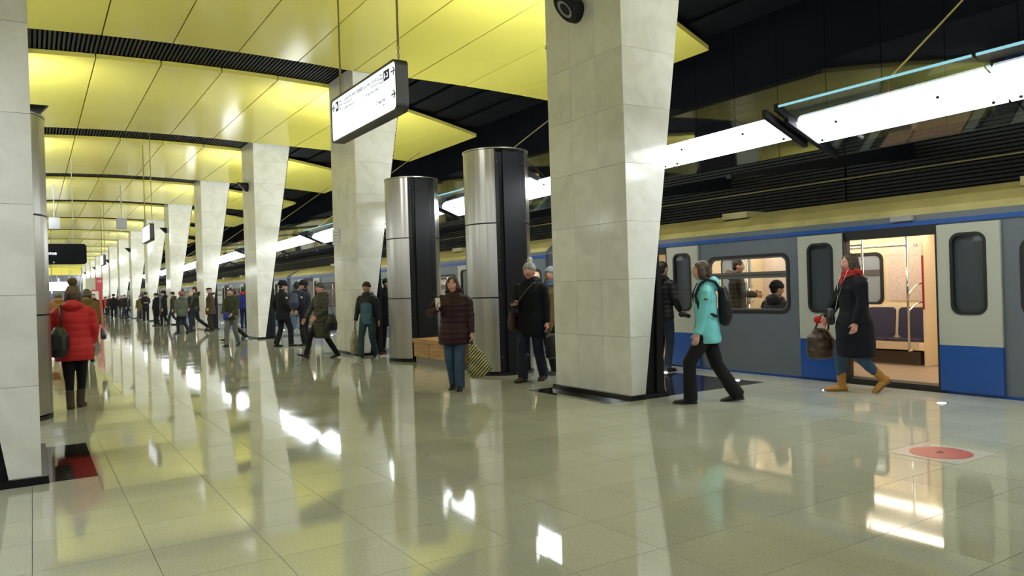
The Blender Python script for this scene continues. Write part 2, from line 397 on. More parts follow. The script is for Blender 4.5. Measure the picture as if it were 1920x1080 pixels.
# ================================================================== PILLARS
TZ = .707; ROWS = 9
def outer(z): return .205+.155*z
def make_pillar(sg):
    root = empty('marble_pillar')
    m = MB(); z1 = .06+ROWS*TZ
    def P(x, y, z): return (sg*x, y, z)
    m.hexa([P(.022, .022, 0), P(outer(0)-.01, .022, 0), P(outer(0)-.01, DEP-.022, 0), P(.022, DEP-.022, 0), P(.022, .022, z1), P(outer(z1)-.01, .022, z1), P(outer(z1)-.01, DEP-.022, z1), P(.022, DEP-.022, z1)])
    m.build('core', JOINT, root)
    tw = DEP/3
    nm = MB().hexa([P(0, .0015, .0015), P(.02, .0015, .0015), P(.02, tw-.0015, .0015), P(0, tw-.0015, .0015), P(0, .0015, TZ-.0015), P(.02, .0015, TZ-.0015), P(.02, tw-.0015, TZ-.0015), P(0, tw-.0015, TZ-.0015)]).mesh('marble_tile', MARBLE)
    for r in range(ROWS):
        for c in range(3): put('marble_tile', nm, root, (0, c*tw, .06+r*TZ))
        za, zb = .06+r*TZ+.0015, .06+(r+1)*TZ-.0015
        for (ya, yb) in ((.0, .02), (DEP-.02, DEP)):
            MB().hexa([P(.001, ya, za), P(outer(za), ya, za), P(outer(za), yb, za), P(.001, yb, za), P(.001, ya, zb), P(outer(zb), ya, zb), P(outer(zb), yb, zb), P(.001, yb, zb)]).build('marble_tile', MARBLE, root)
    cl = MB()
    for q in range(80):
        z = .1+q*.078; a = outer(z)-.005; cl.hexa([P(a, .03, z), P(a+.035, .03, z), P(a+.035, DEP-.03, z), P(a, DEP-.03, z), P(a+.007, .03, z+.05), P(a+.042, .03, z+.05), P(a+.042, DEP-.03, z+.05), P(a+.007, DEP-.03, z+.05)])
    tag(cl.build('ribbed_cladding', BLACKR, root), kind='stuff')
    pz = 2.12
    MB().hexa([P(outer(0)-.02, .03, 0), P(.515, .03, 0), P(.515, DEP-.03, 0), P(outer(0)-.02, DEP-.03, 0), P(.51, .03, pz), P(.535, .03, pz), P(.535, DEP-.03, pz), P(.51, DEP-.03, pz)]).build('black_post', BLACKM, root)
    MB().hexa([P(.40, .0, 0), P(.53, .0, 0), P(.53, .05, 0), P(.40, .05, 0), P(.46, .0, 1.6), P(.535, .0, 1.6), P(.535, .05, 1.6), P(.46, .05, 1.6)]).build('post_flange', BLACKM, root)
    MB().hexa([P(-.05, -.03, 0), P(.58, -.03, 0), P(.58, DEP+.03, 0), P(-.05, DEP+.03, 0), P(-.045, -.025, .06), P(.575, -.025, .06), P(.575, DEP+.025, .06), P(-.045, DEP+.025, .06)]).build('plinth', BLACKG, root)
    return root
ORD = ['nearest', 'second', 'third', 'fourth', 'fifth', 'sixth', 'seventh', 'eighth', 'ninth', 'tenth', 'eleventh', 'twelfth', 'thirteenth', 'farthest']
EXTRA = {0: 'largest white marble pillar, standing beside the woman in the turquoise jacket', 1: 'marble pillar behind the man with the blue jacket, left of the steel cylinders', 2: 'marble pillar left of the two policemen, third in the right row', 3: 'marble pillar behind the boy in the green jacket, fourth in the right row'}
pr = make_pillar(1); plft = make_pillar(-1)
for k in range(NB):
    o = pr if k == 0 else copy_tree(pr)
    o.location = (XR, Y1+k*S, 0); tag(o, EXTRA.get(k, ORD[k]+' tapering white marble pillar in the right-hand row'), 'pillar', 'right row of marble pillars')
for k in range(NB):
    o = plft if k == 0 else copy_tree(plft)
    o.location = (2*XC-XR, Y1+k*S, 0); tag(o, 'white marble pillar cut off by the left edge of the picture' if k == 0 else ORD[k]+' white marble pillar in the left-hand row, hidden behind the nearest one', 'pillar', 'left row of marble pillars')

# loudspeakers on every other pillar (obliquely cut black cylinders)
def make_speaker(sg):
    root = empty('wall_speaker'); n = 24; v = []
    for j in range(n):
        w = 2*math.pi*j/n; y = .15*math.cos(w); z = .15*math.sin(w); v.append((0, y, z))
    for j in range(n):
        w = 2*math.pi*j/n; y = .15*math.cos(w); z = .15*math.sin(w); v.append((-sg*(.20+.14*math.sin(w)), y, z))
    f = [tuple(range(n)), tuple(range(n, 2*n))[::-1]] + [(j, n+j, n+(j+1) % n, (j+1) % n) for j in range(n)]
    MB().add(v, f).build('housing', BLACKM, root, smooth=False)
    v = [(-sg*(.205+.14*math.sin(2*math.pi*j/n)*.62), .15*.62*math.cos(2*math.pi*j/n), .15*.62*math.sin(2*math.pi*j/n)-.004) for j in range(n)] + [(-sg*.18, 0, 0)]
    MB().add(v, [(j, (j+1) % n, n) for j in range(n)]).build('grille', GREY_P, root)
    return root
spk = make_speaker(1); spl = make_speaker(-1)
for q, k in enumerate(range(0, NB, 2)):
    o = spk if q == 0 else copy_tree(spk); o.location = (XR, Y1+k*S+.85, 4.98)
    tag(o, 'black slanted loudspeaker high on the '+ORD[k]+' pillar of the right row', 'loudspeaker', 'loudspeakers on the right pillars')
spl.location = (2*XC-XR, Y1+S+.85, 4.98); tag(spl, 'black slanted loudspeaker on a left pillar, above the left steel cylinder', 'loudspeaker')
for k, lb in ((1, 'small white notice plate on the pillar behind the man in blue'), (3, 'small white notice plate on the fourth pillar of the right row')):
    o = empty('notice_plate', (XR-.004, Y1+k*S+DEP-.42, 2.55)); MB().box(-.03, 0, 0, .40, 0, .36).build('plate', WHITE_P, o); g = MB()
    for r in range(4): g.box(-.0315, -.030, .05, .34-.05*(r % 2), .06+r*.07, .075+r*.07)
    g.build('print', GREY_P, o); tag(o, lb, 'notice')

# floodlights on the far side of the pillars, washing the ceiling and the next pillar
def make_flood(sg):
    root = empty('floodlight')
    a = .42; c, sn = math.cos(a), math.sin(a)
    def P(u, v, w): return (sg*(.54+u-.10*v), .20+v*c-w*sn, 4.95+v*sn+w*c)       # v along the beam, w up across it
    MB().hexa([P(-.32, -.08, -.17), P(.32, -.08, -.17), P(.32, .06, -.17), P(-.32, .06, -.17), P(-.32, -.08, .17), P(.32, -.08, .17), P(.32, .06, .17), P(-.32, .06, .17)]).build('housing', BLACKM, root)
    MB().hexa([P(-.30, .062, -.15), P(.30, .062, -.15), P(.30, .068, -.15), P(-.30, .068, -.15), P(-.30, .062, .15), P(.30, .062, .15), P(.30, .068, .15), P(-.30, .068, .15)]).build('lens', emit('flood_lens', (.91, .97, 1), FLOOD), root)
    MB().box(sg*.54-.03, sg*.54+.03, .0, .16, 4.86, 4.98).build('bracket', BLACKM, root)
    return root
fr_ = make_flood(1); fl_l = make_flood(-1)
for k in range(-1, NB):
    o = fr_ if k == -1 else copy_tree(fr_); o.location = (XR, Y1+k*S+DEP, 0); tag(o, 'floodlight on the far side of a right-hand pillar, shining at the yellow ceiling', 'floodlight', 'floodlights behind the right pillars')
    if k == -1: continue
    o = fl_l if k == 0 else copy_tree(fl_l); o.location = (2*XC-XR, Y1+k*S+DEP, 0); tag(o, 'floodlight on the far side of a left-hand pillar, shining at the yellow ceiling', 'floodlight', 'floodlights behind the left pillars')

# ================================================================== STEEL CYLINDERS
def make_cyl():
    root = empty('steel_cylinder'); R = .54; n = 36; H = 3.66
    def shell(t0, t1, z0, z1, r=R):
        m = MB(); k = 90; v = []
        for q in range(k+1):
            t = t0+(t1-t0)*q/k; w_ = .0026*math.sin(9*t+1)+.0016*math.sin(19*t+2+z0)+.0008*math.sin(33*t)
            for (rr, z) in ((r+w_, z0), (r+w_, z1), (r-.03, z1), (r-.03, z0)): v.append((rr*math.cos(t), rr*math.sin(t), z))
        f = [(0, 3, 2, 1), (4*k, 4*k+1, 4*k+2, 4*k+3)]
        for q in range(k):
            o = 4*q
            for (p, s) in ((0, 1), (1, 2), (2, 3), (3, 0)): f.append((o+p, o+s, o+4+s, o+4+p))
        return m.add(v, f)
    g0 = math.radians(33)
    for (c, nm) in ((math.pi, 'steel_sheet'), (0, 'steel_sheet')):
        for q in range(3): shell(c-math.pi/2+g0, c+math.pi/2-g0, .06+q*1.2+.006, .06+(q+1)*1.2-.006).build(nm, STEEL, root, smooth=False)
    for q in (1, 2):
        for c in (0, math.pi): shell(c-math.pi/2+g0, c+math.pi/2-g0, .06+q*1.2-.011, .06+q*1.2+.011, R+.002).build('seam_band', BLACKM, root)
    MB().cyl((0, 0), R-.05, .0, H-.02, 32).build('core', BLACKM, root)
    w = R*math.sin(g0)
    for s in (-1, 1):
        c = s*(R-.09)
        MB().box(-w+.13, w-.13, min(c, c+s*.05), max(c, c+s*.05), .03, H).build('centre_channel', BLACKM, root)
        for t in (-1, 1):
            MB().box(min(t*w, t*(w-.11)), max(t*w, t*(w-.11)), min(c-s*.06, c-s*.01), max(c-s*.06, c-s*.01), .03, H).build('side_channel', BLACKM, root)
            for zz in (.3, .85, 1.3, 1.85, 2.5, 3.45):
                MB().sph((t*(w-.05), c-s*.004, zz), .011, 8).build('bolt', CHROME, root)
    MB().cyl((0, 0), R+.01, 0, .05, 36).build('base_ring', BLACKG, root)
    MB().cyl((0, 0), R+.012, H, H+.02, 36).build('top_ring', STEEL, root)
    return root
cyl = make_cyl()
spots = [((6.62, 10.86), 'large brushed steel cylinder with black channel behind the man in the bobble hat'), ((6.63, 14.22), 'large brushed steel cylinder at the far end of the wooden bench'),
         ((-.36, 10.98), 'brushed steel cylinder at the left, beside the woman in the red coat'), ((-.36, 14.25), 'brushed steel cylinder hidden behind the left one'),
         ((6.55, 11.02+9*S), 'far small steel cylinder in the right row beyond the red information column'), ((6.55, 14.25+9*S), 'farthest steel cylinder in the right row')]
for q, (p, lb) in enumerate(spots):
    o = cyl if q == 0 else copy_tree(cyl); o.location = (*p, 0); tag(o, lb, 'cylinder', 'steel cylinders between the pillars')
# bench
bn = empty('bench', (6.62, 12.63, 0)); L = 1.05
MB().box(-.34, .34, -L, L, .40, .47).build('seat', WOOD, bn); MB().box(-.30, .30, -L+.06, L-.02, .12, .40).build('front_panel', WOOD, bn)
MB().box(-.27, .27, -L+.1, L-.05, 0, .12).build('base', pbr('bench_base', (.22, .21, .18), .4), bn)
for y in (-.35, .35): MB().box(-.302, .302, y-.004, y+.004, .12, .40).build('panel_joint', BLACKM, bn)
tag(bn, 'light wooden bench between the two steel cylinders', 'bench')
bn2 = copy_tree(bn); bn2.location = (2*XC-6.62, 12.63, 0); bn2['label'] = 'light wooden bench between the left steel cylinders'

# ================================================================== LIGHT CANOPIES
GLASSC = glass('canopy_glass', (.80, .86, .86), .06)
PANEL_DN = emit('panel_light', (.93, .98, 1), CANOPY_DOWN); PANEL_UP = emit('panel_uplight', (.93, .98, 1), CANOPY_UP)
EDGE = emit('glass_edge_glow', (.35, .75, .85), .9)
def make_canopy(sg):
    root = empty('light_canopy'); LEN = 8.83
    def at(u, y, h=0):     # u: distance down the slope from the nave-side edge of the lamp, y along
        t = y/LEN; x = 7.26+.24*t; z = 3.25-.06*t
        return (sg*(x+u*.93)+(0 if sg > 0 else 2*XC), y, z-u*.37+h)
    def slabm(u0, u1, y0, y1, h0, h1): return MB().hexa([at(u0, y0, h0), at(u1, y0, h0), at(u1, y1, h0), at(u0, y1, h0), at(u0, y0, h1), at(u1, y0, h1), at(u1, y1, h1), at(u0, y1, h1)])
    sp = [0, 2.05, 4.4, 6.7, LEN]
    for a, b in zip(sp[:-1], sp[1:]):
        m = slabm(0, .42, a+.015, b-.015, -.03, .03); m.m = [0, 1, 2, 2, 2, 2]
        m.build('lamp_panel', [PANEL_DN, PANEL_UP, PANEL_DN], root)
        for (u, y) in ((.06, a+.5), (.06, b-.5), (.36, a+.12), (.36, b-.12)): MB().sph(at(u, y, -.033), .02, 8).build('stud', BLACKM, root)
    def atg(u, y, h=0): return (sg*(7.19+u*.93)+(0 if sg > 0 else 2*XC), y, 3.335-u*.40+h)
    def slabg(u0, u1, y0, y1, h0, h1): return MB().hexa([atg(u0, y0, h0), atg(u1, y0, h0), atg(u1, y1, h0), atg(u0, y1, h0), atg(u0, y0, h1), atg(u1, y0, h1), atg(u1, y1, h1), atg(u0, y1, h1)])
    for a, b in ((5.0, 6.7), (6.7, LEN)):
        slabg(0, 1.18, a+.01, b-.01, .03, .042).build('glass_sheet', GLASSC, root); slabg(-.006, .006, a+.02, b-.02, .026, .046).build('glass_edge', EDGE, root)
    for y in (5.0, LEN): slabg(-.02, 1.15, y-.025, y+.025, -.02, .06).build('glass_clamp', BLACKM, root)
    for y in (0, LEN): slabm(-.16, .62, y-.03, y+.03, -.045, .045).build('end_bar', BLACKM, root)
    for y in (1.5, 5.5):
        a = at(.95, y, -.03); MB().hexa([(a[0], y-.04, a[2]-.03), (sg*XW+(0 if sg > 0 else 2*XC), y-.04, 3.40), (sg*XW+(0 if sg > 0 else 2*XC), y+.04, 3.40), (a[0], y+.04, a[2]-.03), (a[0], y-.04, a[2]+.02), (sg*XW+(0 if sg > 0 else 2*XC), y-.04, 3.66), (sg*XW+(0 if sg > 0 else 2*XC), y+.04, 3.66), (a[0], y+.04, a[2]+.02)]).build('support_arm', BLACKM, root)
    for y in (7.5,):
        a = atg(.03, y, .05); xe = 10.70; b = (sg*xe+(0 if sg > 0 else 2*XC), y, arch(xe)+.01)
        MB().tube([a, b], .011, 8).build('tie_rod', pbr('rod_brass', (.36, .31, .17), .35, metal=.8), root)
    return root
ca = make_canopy(1); cb = make_canopy(-1)
for k in range(-1, NB):
    o = ca if k == -1 else copy_tree(ca); o.location = (0, 5.74+k*S, 0)
    tag(o, ('nearest long white light panel under a glass canopy, top right over the train' if k == -1 else 'white light panel canopy seen right behind the largest pillar' if k == 0 else 'white light panel canopy above the train between the right pillars, '+ORD[k]+' beyond the largest pillar'), 'light', 'light canopies over the right platform')
    o = cb if k == -1 else copy_tree(cb); o.location = (0, 5.74+k*S, 0)
    tag(o, 'white light panel canopy over the hidden left platform', 'light', 'light canopies over the left platform')

# ================================================================== SIGNS
FONT_JOBS = []
def text(parent, s, size, loc, mat, mirror_face='-X', align='LEFT'):
    cu = bpy.data.curves.new('lettering', 'FONT'); cu.body = s; cu.size = size; cu.extrude = .0008; cu.align_x = align; cu.resolution_u = 2
    cu.materials.append(mat); o = bpy.data.objects.new('lettering', cu); COL.objects.link(o); o.parent = parent; o.location = loc
    o.rotation_euler = (math.pi/2, 0, -math.pi/2) if mirror_face == '-X' else (math.pi/2, 0, 0)
    FONT_JOBS.append(o); return o
INK = pbr('sign_ink', (.03, .035, .10), .6); INKG = pbr('sign_ink_grey', (.55, .55, .60), .6)
SIGNW = emit('sign_face', (.93, .97, 1), 1.6)
def make_sign(yc, detail, lb, top=6.35):
    root = empty('hanging_sign', (XC, yc, 0)); w = .955; z0, z1 = 3.185, 3.70
    pr_ = rrect(-w, w, z0, z1, .07); pi_ = rrect(-w+.022, w-.022, z0+.022, z1-.022, .055)
    m = MB(); ring(m, pr_, pi_, 0, .13); m.build('frame', pbr('sign_frame', (.03, .029, .026), .45), root)
    MB().prism(pi_, .008, .12, axis=0).build('light_face', SIGNW, root)
    rod = pbr('rod_brass', (.36, .31, .17), .35, metal=.8)
    for y in (-w+.12, w-.12):
        MB().tube([(.085, y, z1+.16), (.085, y, top+.1)], .012, 8).build('rod', rod, root)
        for q in range(4):
            m = MB(); v, f = tube([(.085+(.012*math.cos(t) if q % 2 else 0), y+(0 if q % 2 else .012*math.cos(t)), z1+.02+q*.04+.024*math.sin(t)) for t in np.linspace(0, 2*math.pi, 9)[:-1]], [(.0045, .0045)]*8, 5, ref=(.3, .5, .8), close=True); m.add(v, f); m.build('chain_link', rod, root)
    if detail:
        # reading direction on this face runs from the far end (left in the picture) to the near end
        def T(s, size, d, z, mat=INKG, al='LEFT'): return text(root, s, size, (.006, w-d, z), mat, al and '-X', al)
        for (d0, zc, sg_) in ((.10, 3.59, 1), (1.82, 3.59, -1), (1.82, 3.36, -1)):
            m = MB(); yc_ = w-d0; q = .045
            m.hexa([(.002, yc_-q, zc-.006), (.006, yc_-q, zc-.006), (.006, yc_+q, zc-.006), (.002, yc_+q, zc-.006), (.002, yc_-q, zc+.006), (.006, yc_-q, zc+.006), (.006, yc_+q, zc+.006), (.002, yc_+q, zc+.006)])
            for u in (-1, 1):
                a_ = (yc_+sg_*q, zc); b_ = (yc_+sg_*(q-.035), zc+u*.038)
                m.tube([(.004, *a_), (.004, *b_)], .006, 6)
            tag(m.build('arrow', INK, root), kind='stuff')
        T('\u0421\u0430\u0432\u0451\u043b\u043e\u0432\u0441\u043a\u0438\u0439 \u0432\u043e\u043a\u0437\u0430\u043b', .06, .41, 3.60); T('Savyolovsky railway station', .026, .41, 3.565)
        T('\u0421\u0443\u0449\u0451\u0432\u0441\u043a\u0438\u0439 \u0432\u0430\u043b', .045, .41, 3.505)
        T('\u0421\u0430\u0432\u0451\u043b\u043e\u0432\u0441\u043a\u0438\u0439 \u043f\u0440\u043e\u0435\u0437\u0434', .06, 1.46, 3.59, INKG, 'RIGHT'); T('Savyolovsky proezd', .026, 1.46, 3.555, INKG, 'RIGHT')
        T('\u0431\u0443\u0442\u044b\u0440\u0441\u043a\u0430\u044f \u0443\u043b\u0438\u0446\u0430', .045, 1.46, 3.495, INKG, 'RIGHT'); T('\u0441\u0442\u0430\u043d\u0446\u0438\u044f', .06, 1.60, 3.345, INKG, 'RIGHT'); T('station', .026, 1.60, 3.305, INKG, 'RIGHT')
        MB().box(.002, .006, w-.25, w-.17, 3.535, 3.645).build('black_square', INK, root); text(root, 'A', .09, (.0, w-.178, 3.56), emit('sign_white', (1, 1, 1), 1.6))
        MB().box(.002, .006, w-1.735, w-1.595, 3.54, 3.64).build('black_square', INK, root); text(root, '1-3', .08, (.0, w-1.605, 3.56), emit('sign_white', (1, 1, 1), 1.6))
        for d0 in (.28, 1.49):
            m = MB()
            for r in range(3): m.box(.003, .006, w-d0-.07, w-d0, 3.54+r*.04, 3.548+r*.04)
            m.box(.003, .006, w-d0-.006, w-d0, 3.54, 3.63); m.box(.003, .006, w-d0-.07, w-d0-.064, 3.54, 3.63); m.build('bus_symbol', INKG, root)
    return tag(root, lb, 'sign', 'hanging light box signs along the nave')
make_sign(7.785, True, 'large hanging white light box sign with arrows, nearest the camera'); make_sign(26.2, False, 'small white hanging light box sign farther down the nave on two rods'); make_sign(44.1, False, 'tiny far hanging light box sign, third down the nave')
# black train indicator board
bd = empty('indicator_board', (.55, 30, 0)); pr_ = rrect(-1.4, 1.08, 2.67, 3.37, .10)
MB().prism(pr_, 0, .22, axis=1).build('housing', BLACKG, bd)
text(bd, '\u043f\u0440\u0438\u0431\u044b\u0442\u0438\u0435', .13, (-.42, -.004, 3.0), emit('led_white', (.75, .75, 1), 4), 'Y')
for x in (-.9, .7): MB().tube([(x, .11, 3.37), (x, .11, arch(x+.55)+.01)], .015, 8).build('rod', GREY_P, bd)
for x in (-.15, .1): MB().sph((x, -.002, 2.74), .03, 8).build('sensor', GREY_P, bd)
tag(bd, 'black rounded train indicator board above the woman in red', 'display board')
# pale hanging boxes
for (px, py, Yb, lb) in ((102, 418, 37.0, 'small grey ceiling box left of the far sign'), (228, 419, 37.0, 'small grey ceiling box right of the far rods')):
    d = ray_to(px, py); t = Yb/d.y; o = empty('ceiling_box', (d.x*t, Yb, HC+d.z*t)); MB().box(-.20, .20, -.12, .12, -.25, .22).build('housing', GREY_P, o); MB().tube([(0, 0, .22), (0, 0, 6.4-o.location.z)], .02, 8).build('stem', GREY_P, o); tag(o, lb, 'ceiling box')
# far white light box and red information column
d = ray_to(114, 537); Yb = 70; t = Yb/d.y; o = empty('far_light_box', (d.x*t, Yb, HC+d.z*t))
m = MB(); m.box(-.85, .85, 0, .2, -.35, .35); m.build('light_face', emit('far_box', (.95, .97, 1), 3), o); MB().box(-.88, .88, .2, .28, -.38, .38).build('housing', BLACKM, o)
for x in (-.6, .6): MB().tube([(x, .1, .35), (x, .1, 6.42-o.location.z)], .02, 8).build('rod', GREY_P, o)
tag(o, 'far glowing white light box at the end of the nave', 'sign')
p = floor_at(183, 606); o = empty('information_column', (p.x, p.y, 0)); sc = p.y/50.
MB().box(-.28, .28, -.09, .09, 0, 2.05).build('body', pbr('info_red', (.42, .02, .03), .35), o)
MB().box(-.26, .10, -.10, -.09, .35, 1.95).build('map_panel', pbr('info_cream', (.55, .54, .45), .4), o)
MB().box(-.55, -.05, -.07, .07, 2.05, 2.75).build('sign_panel', pbr('info_beige', (.42, .41, .30), .4), o); MB().box(-.05, .34, -.07, .07, 2.05, 2.78).build('red_sign', pbr('info_red', (.42, .02, .03), .35), o)
text(o, '\u041c', .22, (.06, -.075, 2.48), WHITE_P, 'Y')
tag(o, 'red information column with pale map panel, far down the nave', 'information column')
# ================================================================== TRAIN
CARL = 19.19; DP = 4.55; D0 = 2.77; OW = .62; LW = .70
T_GREY = pbr('train_grey', (.125, .145, .175), .28, spec=.5, var=.05, vscale=2); T_WHITE = pbr('train_white', (.43, .44, .38), .33); T_BLUE = pbr('train_blue', (.012, .075, .33), .3)
T_ROOF = pbr('train_roof', (.40, .355, .18), .3, var=.18, vscale=2.5); T_RUB = pbr('rubber', (.010, .010, .010), .55)
T_ALU = pbr('window_aluminium', (.16, .16, .15), .4, metal=.6)
CREAM = pbr('cabin_cream', (.82, .67, .45), .4); CREAM2 = pbr('cabin_ceiling', (.82, .72, .54), .45); T_FLOOR = pbr('cabin_floor', (.34, .25, .17), .4, var=.12, vscale=8, stretch=(1, 6, 1)); NAVY = pbr('seat_navy', (.035, .032, .07), .5)
TGLASS = glass('train_glass', (.92, .95, .97), .02); DGLASS = glass('door_glass', (.88, .88, .87), .03)
FARGLASS = pbr('opposite_glass', (.30, .34, .38), .08, spec=1.0)
CAB = emit('cabin_lamp', (1, .87, .68), CABIN)
PAPER = pbr('map_paper', (.80, .66, .55), .5)
def print_mat(name, bg, ink, sc):
    m, n, out = nt(name); b = N(n, 'ShaderNodeBsdfPrincipled'); link(n, b.outputs[0], out.inputs[0]); b.inputs['Roughness'].default_value = .5
    tc = N(n, 'ShaderNodeTexCoord').outputs['Object']; mp = N(n, 'ShaderNodeMapping'); mp.inputs['Scale'].default_value = (1, 1, 2.2); link(n, tc, mp.inputs[0])
    t = N(n, 'ShaderNodeTexNoise'); t.inputs['Scale'].default_value = sc; t.inputs['Detail'].default_value = 2; link(n, mp.outputs[0], t.inputs['Vector'])
    r = N(n, 'ShaderNodeValToRGB'); e = r.color_ramp.elements; e[0].position = .38; e[0].color = (*ink, 1); e[1].position = .50; e[1].color = (*bg, 1); link(n, t.outputs[0], r.inputs[0]); link(n, r.outputs[0], b.inputs['Base Color']); return m
MAPP = print_mat('route_map_print', (.80, .66, .55), (.50, .40, .40), 85.)
DC = [D0+DP*k for k in range(4)]
def make_car():
    root = empty('train_car'); e = .22
    # --- near side wall pieces between the door openings, each with its window
    segs = [(e, DC[0]-OW)] + [(DC[k]+OW, DC[k+1]-OW) for k in range(3)] + [(DC[3]+OW, CARL-e)]
    wins = []
    for q, (a, b) in enumerate(segs):
        if q in (0, 4): wc = (a+.22, a+.98) if q == 0 else (b-.98, b-.22)
        else: wc = ((a+b)/2-.765, (a+b)/2+.765)
        h = rrect(wc[0], wc[1], .93, 1.785, .13); m = MB(); plate_hole(m, (a, b, .03, 2.02), h, 0, .05); m.build('side_panel', T_GREY, root); wins.append(wc)
    for wc in wins:
        h = rrect(wc[0], wc[1], .93, 1.785, .13); i1 = rrect(wc[0]+.03, wc[1]-.03, .96, 1.755, .11); i2 = rrect(wc[0]+.055, wc[1]-.055, .985, 1.73, .09)
        m = MB(); ring(m, rrect(wc[0]-.012, wc[1]+.012, .918, 1.797, .14), i1, -.012, .02); fr = m.build('window_frame', T_RUB, root)
        m = MB(); ring(m, i1, i2, -.004, .03); m.build('inner_frame', T_ALU, fr)
        MB().box(-.008, .03, wc[0]+.03, wc[1]-.03, 1.44, 1.535).build('crossbar', T_ALU, fr); MB().box(-.012, -.006, wc[0]+.03, wc[1]-.03, 1.482, 1.492).build('crossbar_groove', T_RUB, fr)
        MB().prism(i2, .012, .018, axis=0).build('window_pane', TGLASS, root)
    # --- doors: leaves slid open outside the wall
    for c in DC:
        for s in (-1, 1):
            a, b = (c-OW-LW, c-OW) if s < 0 else (c+OW, c+OW+LW); wc = ((a+b)/2-.19, (a+b)/2+.19)
            m = MB(); plate_hole(m, (a, b, .575, 2.00), rrect(wc[0], wc[1], .95, 1.88, .10), -.045, -.008); lf = m.build('door_leaf', T_WHITE, root)
            MB().box(-.046, -.008, a, b, .035, .572).build('blue_kick_panel', T_BLUE, lf)
            m = MB(); ring(m, rrect(wc[0]-.012, wc[1]+.012, .938, 1.892, .112), rrect(wc[0]+.022, wc[1]-.022, .972, 1.858, .08), -.055, -.01); m.build('window_gasket', T_RUB, lf)
            MB().prism(rrect(wc[0]+.02, wc[1]-.02, .97, 1.86, .08), -.03, -.024, axis=0).build('door_glass', DGLASS, lf)
            ed = b if s < 0 else a; MB().box(-.05, -.004, min(ed, ed-s*.02), max(ed, ed-s*.02), .035, 2.0).build('edge_rubber', T_RUB, lf)
        MB().box(-.02, .10, c-OW, c+OW, 1.90, 2.02).build('door_track', T_RUB, root)
        for s in (-1, 1): MB().box(.0, .08, c+s*OW-.025, c+s*OW+.025, .06, 1.95).build('door_post', T_RUB, root)
        MB().box(-.03, .2, c-OW-.05, c+OW+.05, .0, .075).build('sill', T_RUB, root)
        MB().box(-.06, .04, c-.33, c-.06, 2.085, 2.15).build('door_lamp_box', GREY_P, root)
    # --- skirt, waist line, cornice, roof
    MB().box(-.012, .05, e, CARL-e, -.36, .03).build('blue_skirt', T_BLUE, root)
    MB().box(-.018, .05, e, CARL-e, 2.02, 2.075).build('blue_line', T_BLUE, root)
    prof = [(0, 2.075), (0, 2.15), (.10, 2.24), (.35, 2.37), (.75, 2.49), (1.35, 2.55), (1.95, 2.49), (2.35, 2.37), (2.60, 2.24), (2.70, 2.15), (2.70, 2.075), (2.62, 2.12), (2.3, 2.28), (1.35, 2.44), (.4, 2.28), (.08, 2.12)]
    m = MB(); n = len(prof); v = [(x, y, z) for y in (e, CARL-e) for (x, z) in prof]; f = [(i, (i+1) % n, n+(i+1) % n, n+i) for i in range(n)]; m.add(v, f)
    m.m = [1 if i < 1 else 0 for i in range(n)]; m.build('roof', [T_ROOF, T_GREY], root)
    for yy in (4.6, 10.0, 14.4): MB().box(.35, .75, yy, yy+.5, 2.40, 2.50).build('roof_vent', T_ROOF, root)
    for y in (e, CARL-e-.05):
        MB().prism([(.0, .03), (2.7, .03), (2.7, 2.15), (2.35, 2.37), (1.35, 2.55), (.35, 2.37), (0, 2.15)], y, y+.05, axis=1).build('end_wall', T_GREY, root)
    MB().box(.05, 2.65, e, CARL-e, -.3, .06).build('cabin_floor', T_FLOOR, root)
    MB().box(.3, 2.4, e+1, CARL-e-1, -1.0, -.3).build('underframe', BLACKM, root)
    MB().box(1.0, 1.7, CARL-e, CARL+e, .0, .12).build('coupler', BLACKM, root)
    # --- inside: far wall with closed doors, windows, seats, maps, rails
    fx = 2.30
    MB().box(fx+.25, fx+.36, e, CARL-e, .06, 2.12).build('far_wall', CREAM, root)
    MB().hexa([(.06, e, 2.10), (2.64, e, 2.10), (2.64, CARL-e, 2.10), (.06, CARL-e, 2.10), (.06, e, 2.13), (2.64, e, 2.13), (2.64, CARL-e, 2.13), (.06, CARL-e, 2.13)]).build('cabin_ceiling', CREAM2, root)
    for q, (a, b) in enumerate(((e, DC[0]-OW), (DC[0]+OW, DC[1]-OW), (DC[1]+OW, DC[2]-OW), (DC[2]+OW, DC[3]-OW), (DC[3]+OW, CARL-e))):
        MB().box(.05, .07, a+.05, b-.05, .06, .92).build('near_lining', CREAM, root)
        if q in (0, 4): continue
        c = (a+b)/2; a2, b2 = a+.05, b-.05
        MB().box(fx, fx+.25, a2, b2, .06, 2.1).build('wall_lining', CREAM, root)
        for y in (a2, b2-.03): MB().box(fx-.32, fx, y, y+.03, .06, 2.1).build('partition', CREAM, root)
        fr = MB(); ring(fr, rrect(c-.78, c+.78, .95, 1.80, .12), rrect(c-.73, c+.73, 1.0, 1.75, .09), fx-.02, fx+.002); w = fr.build('far_window_frame', T_RUB, root)
        MB().prism(rrect(c-.735, c+.735, .995, 1.755, .09), fx-.008, fx-.001, axis=0).build('far_window_pane', FARGLASS, w); MB().box(fx-.022, fx-.005, c-.73, c+.73, 1.43, 1.52).build('crossbar', T_ALU, w)
        seat = MB(); seat.hexa([(fx-.44, a2+.03, .30), (fx, a2+.03, .24), (fx, b2-.03, .24), (fx-.44, b2-.03, .30), (fx-.46, a2+.03, .42), (fx, a2+.03, .38), (fx, b2-.03, .38), (fx-.46, b2-.03, .42)])
        seat.hexa([(fx-.10, a2+.03, .38), (fx, a2+.03, .38), (fx, b2-.03, .38), (fx-.10, b2-.03, .38), (fx-.04, a2+.03, .96), (fx, a2+.03, .96), (fx, b2-.03, .96), (fx-.04, b2-.03, .96)])
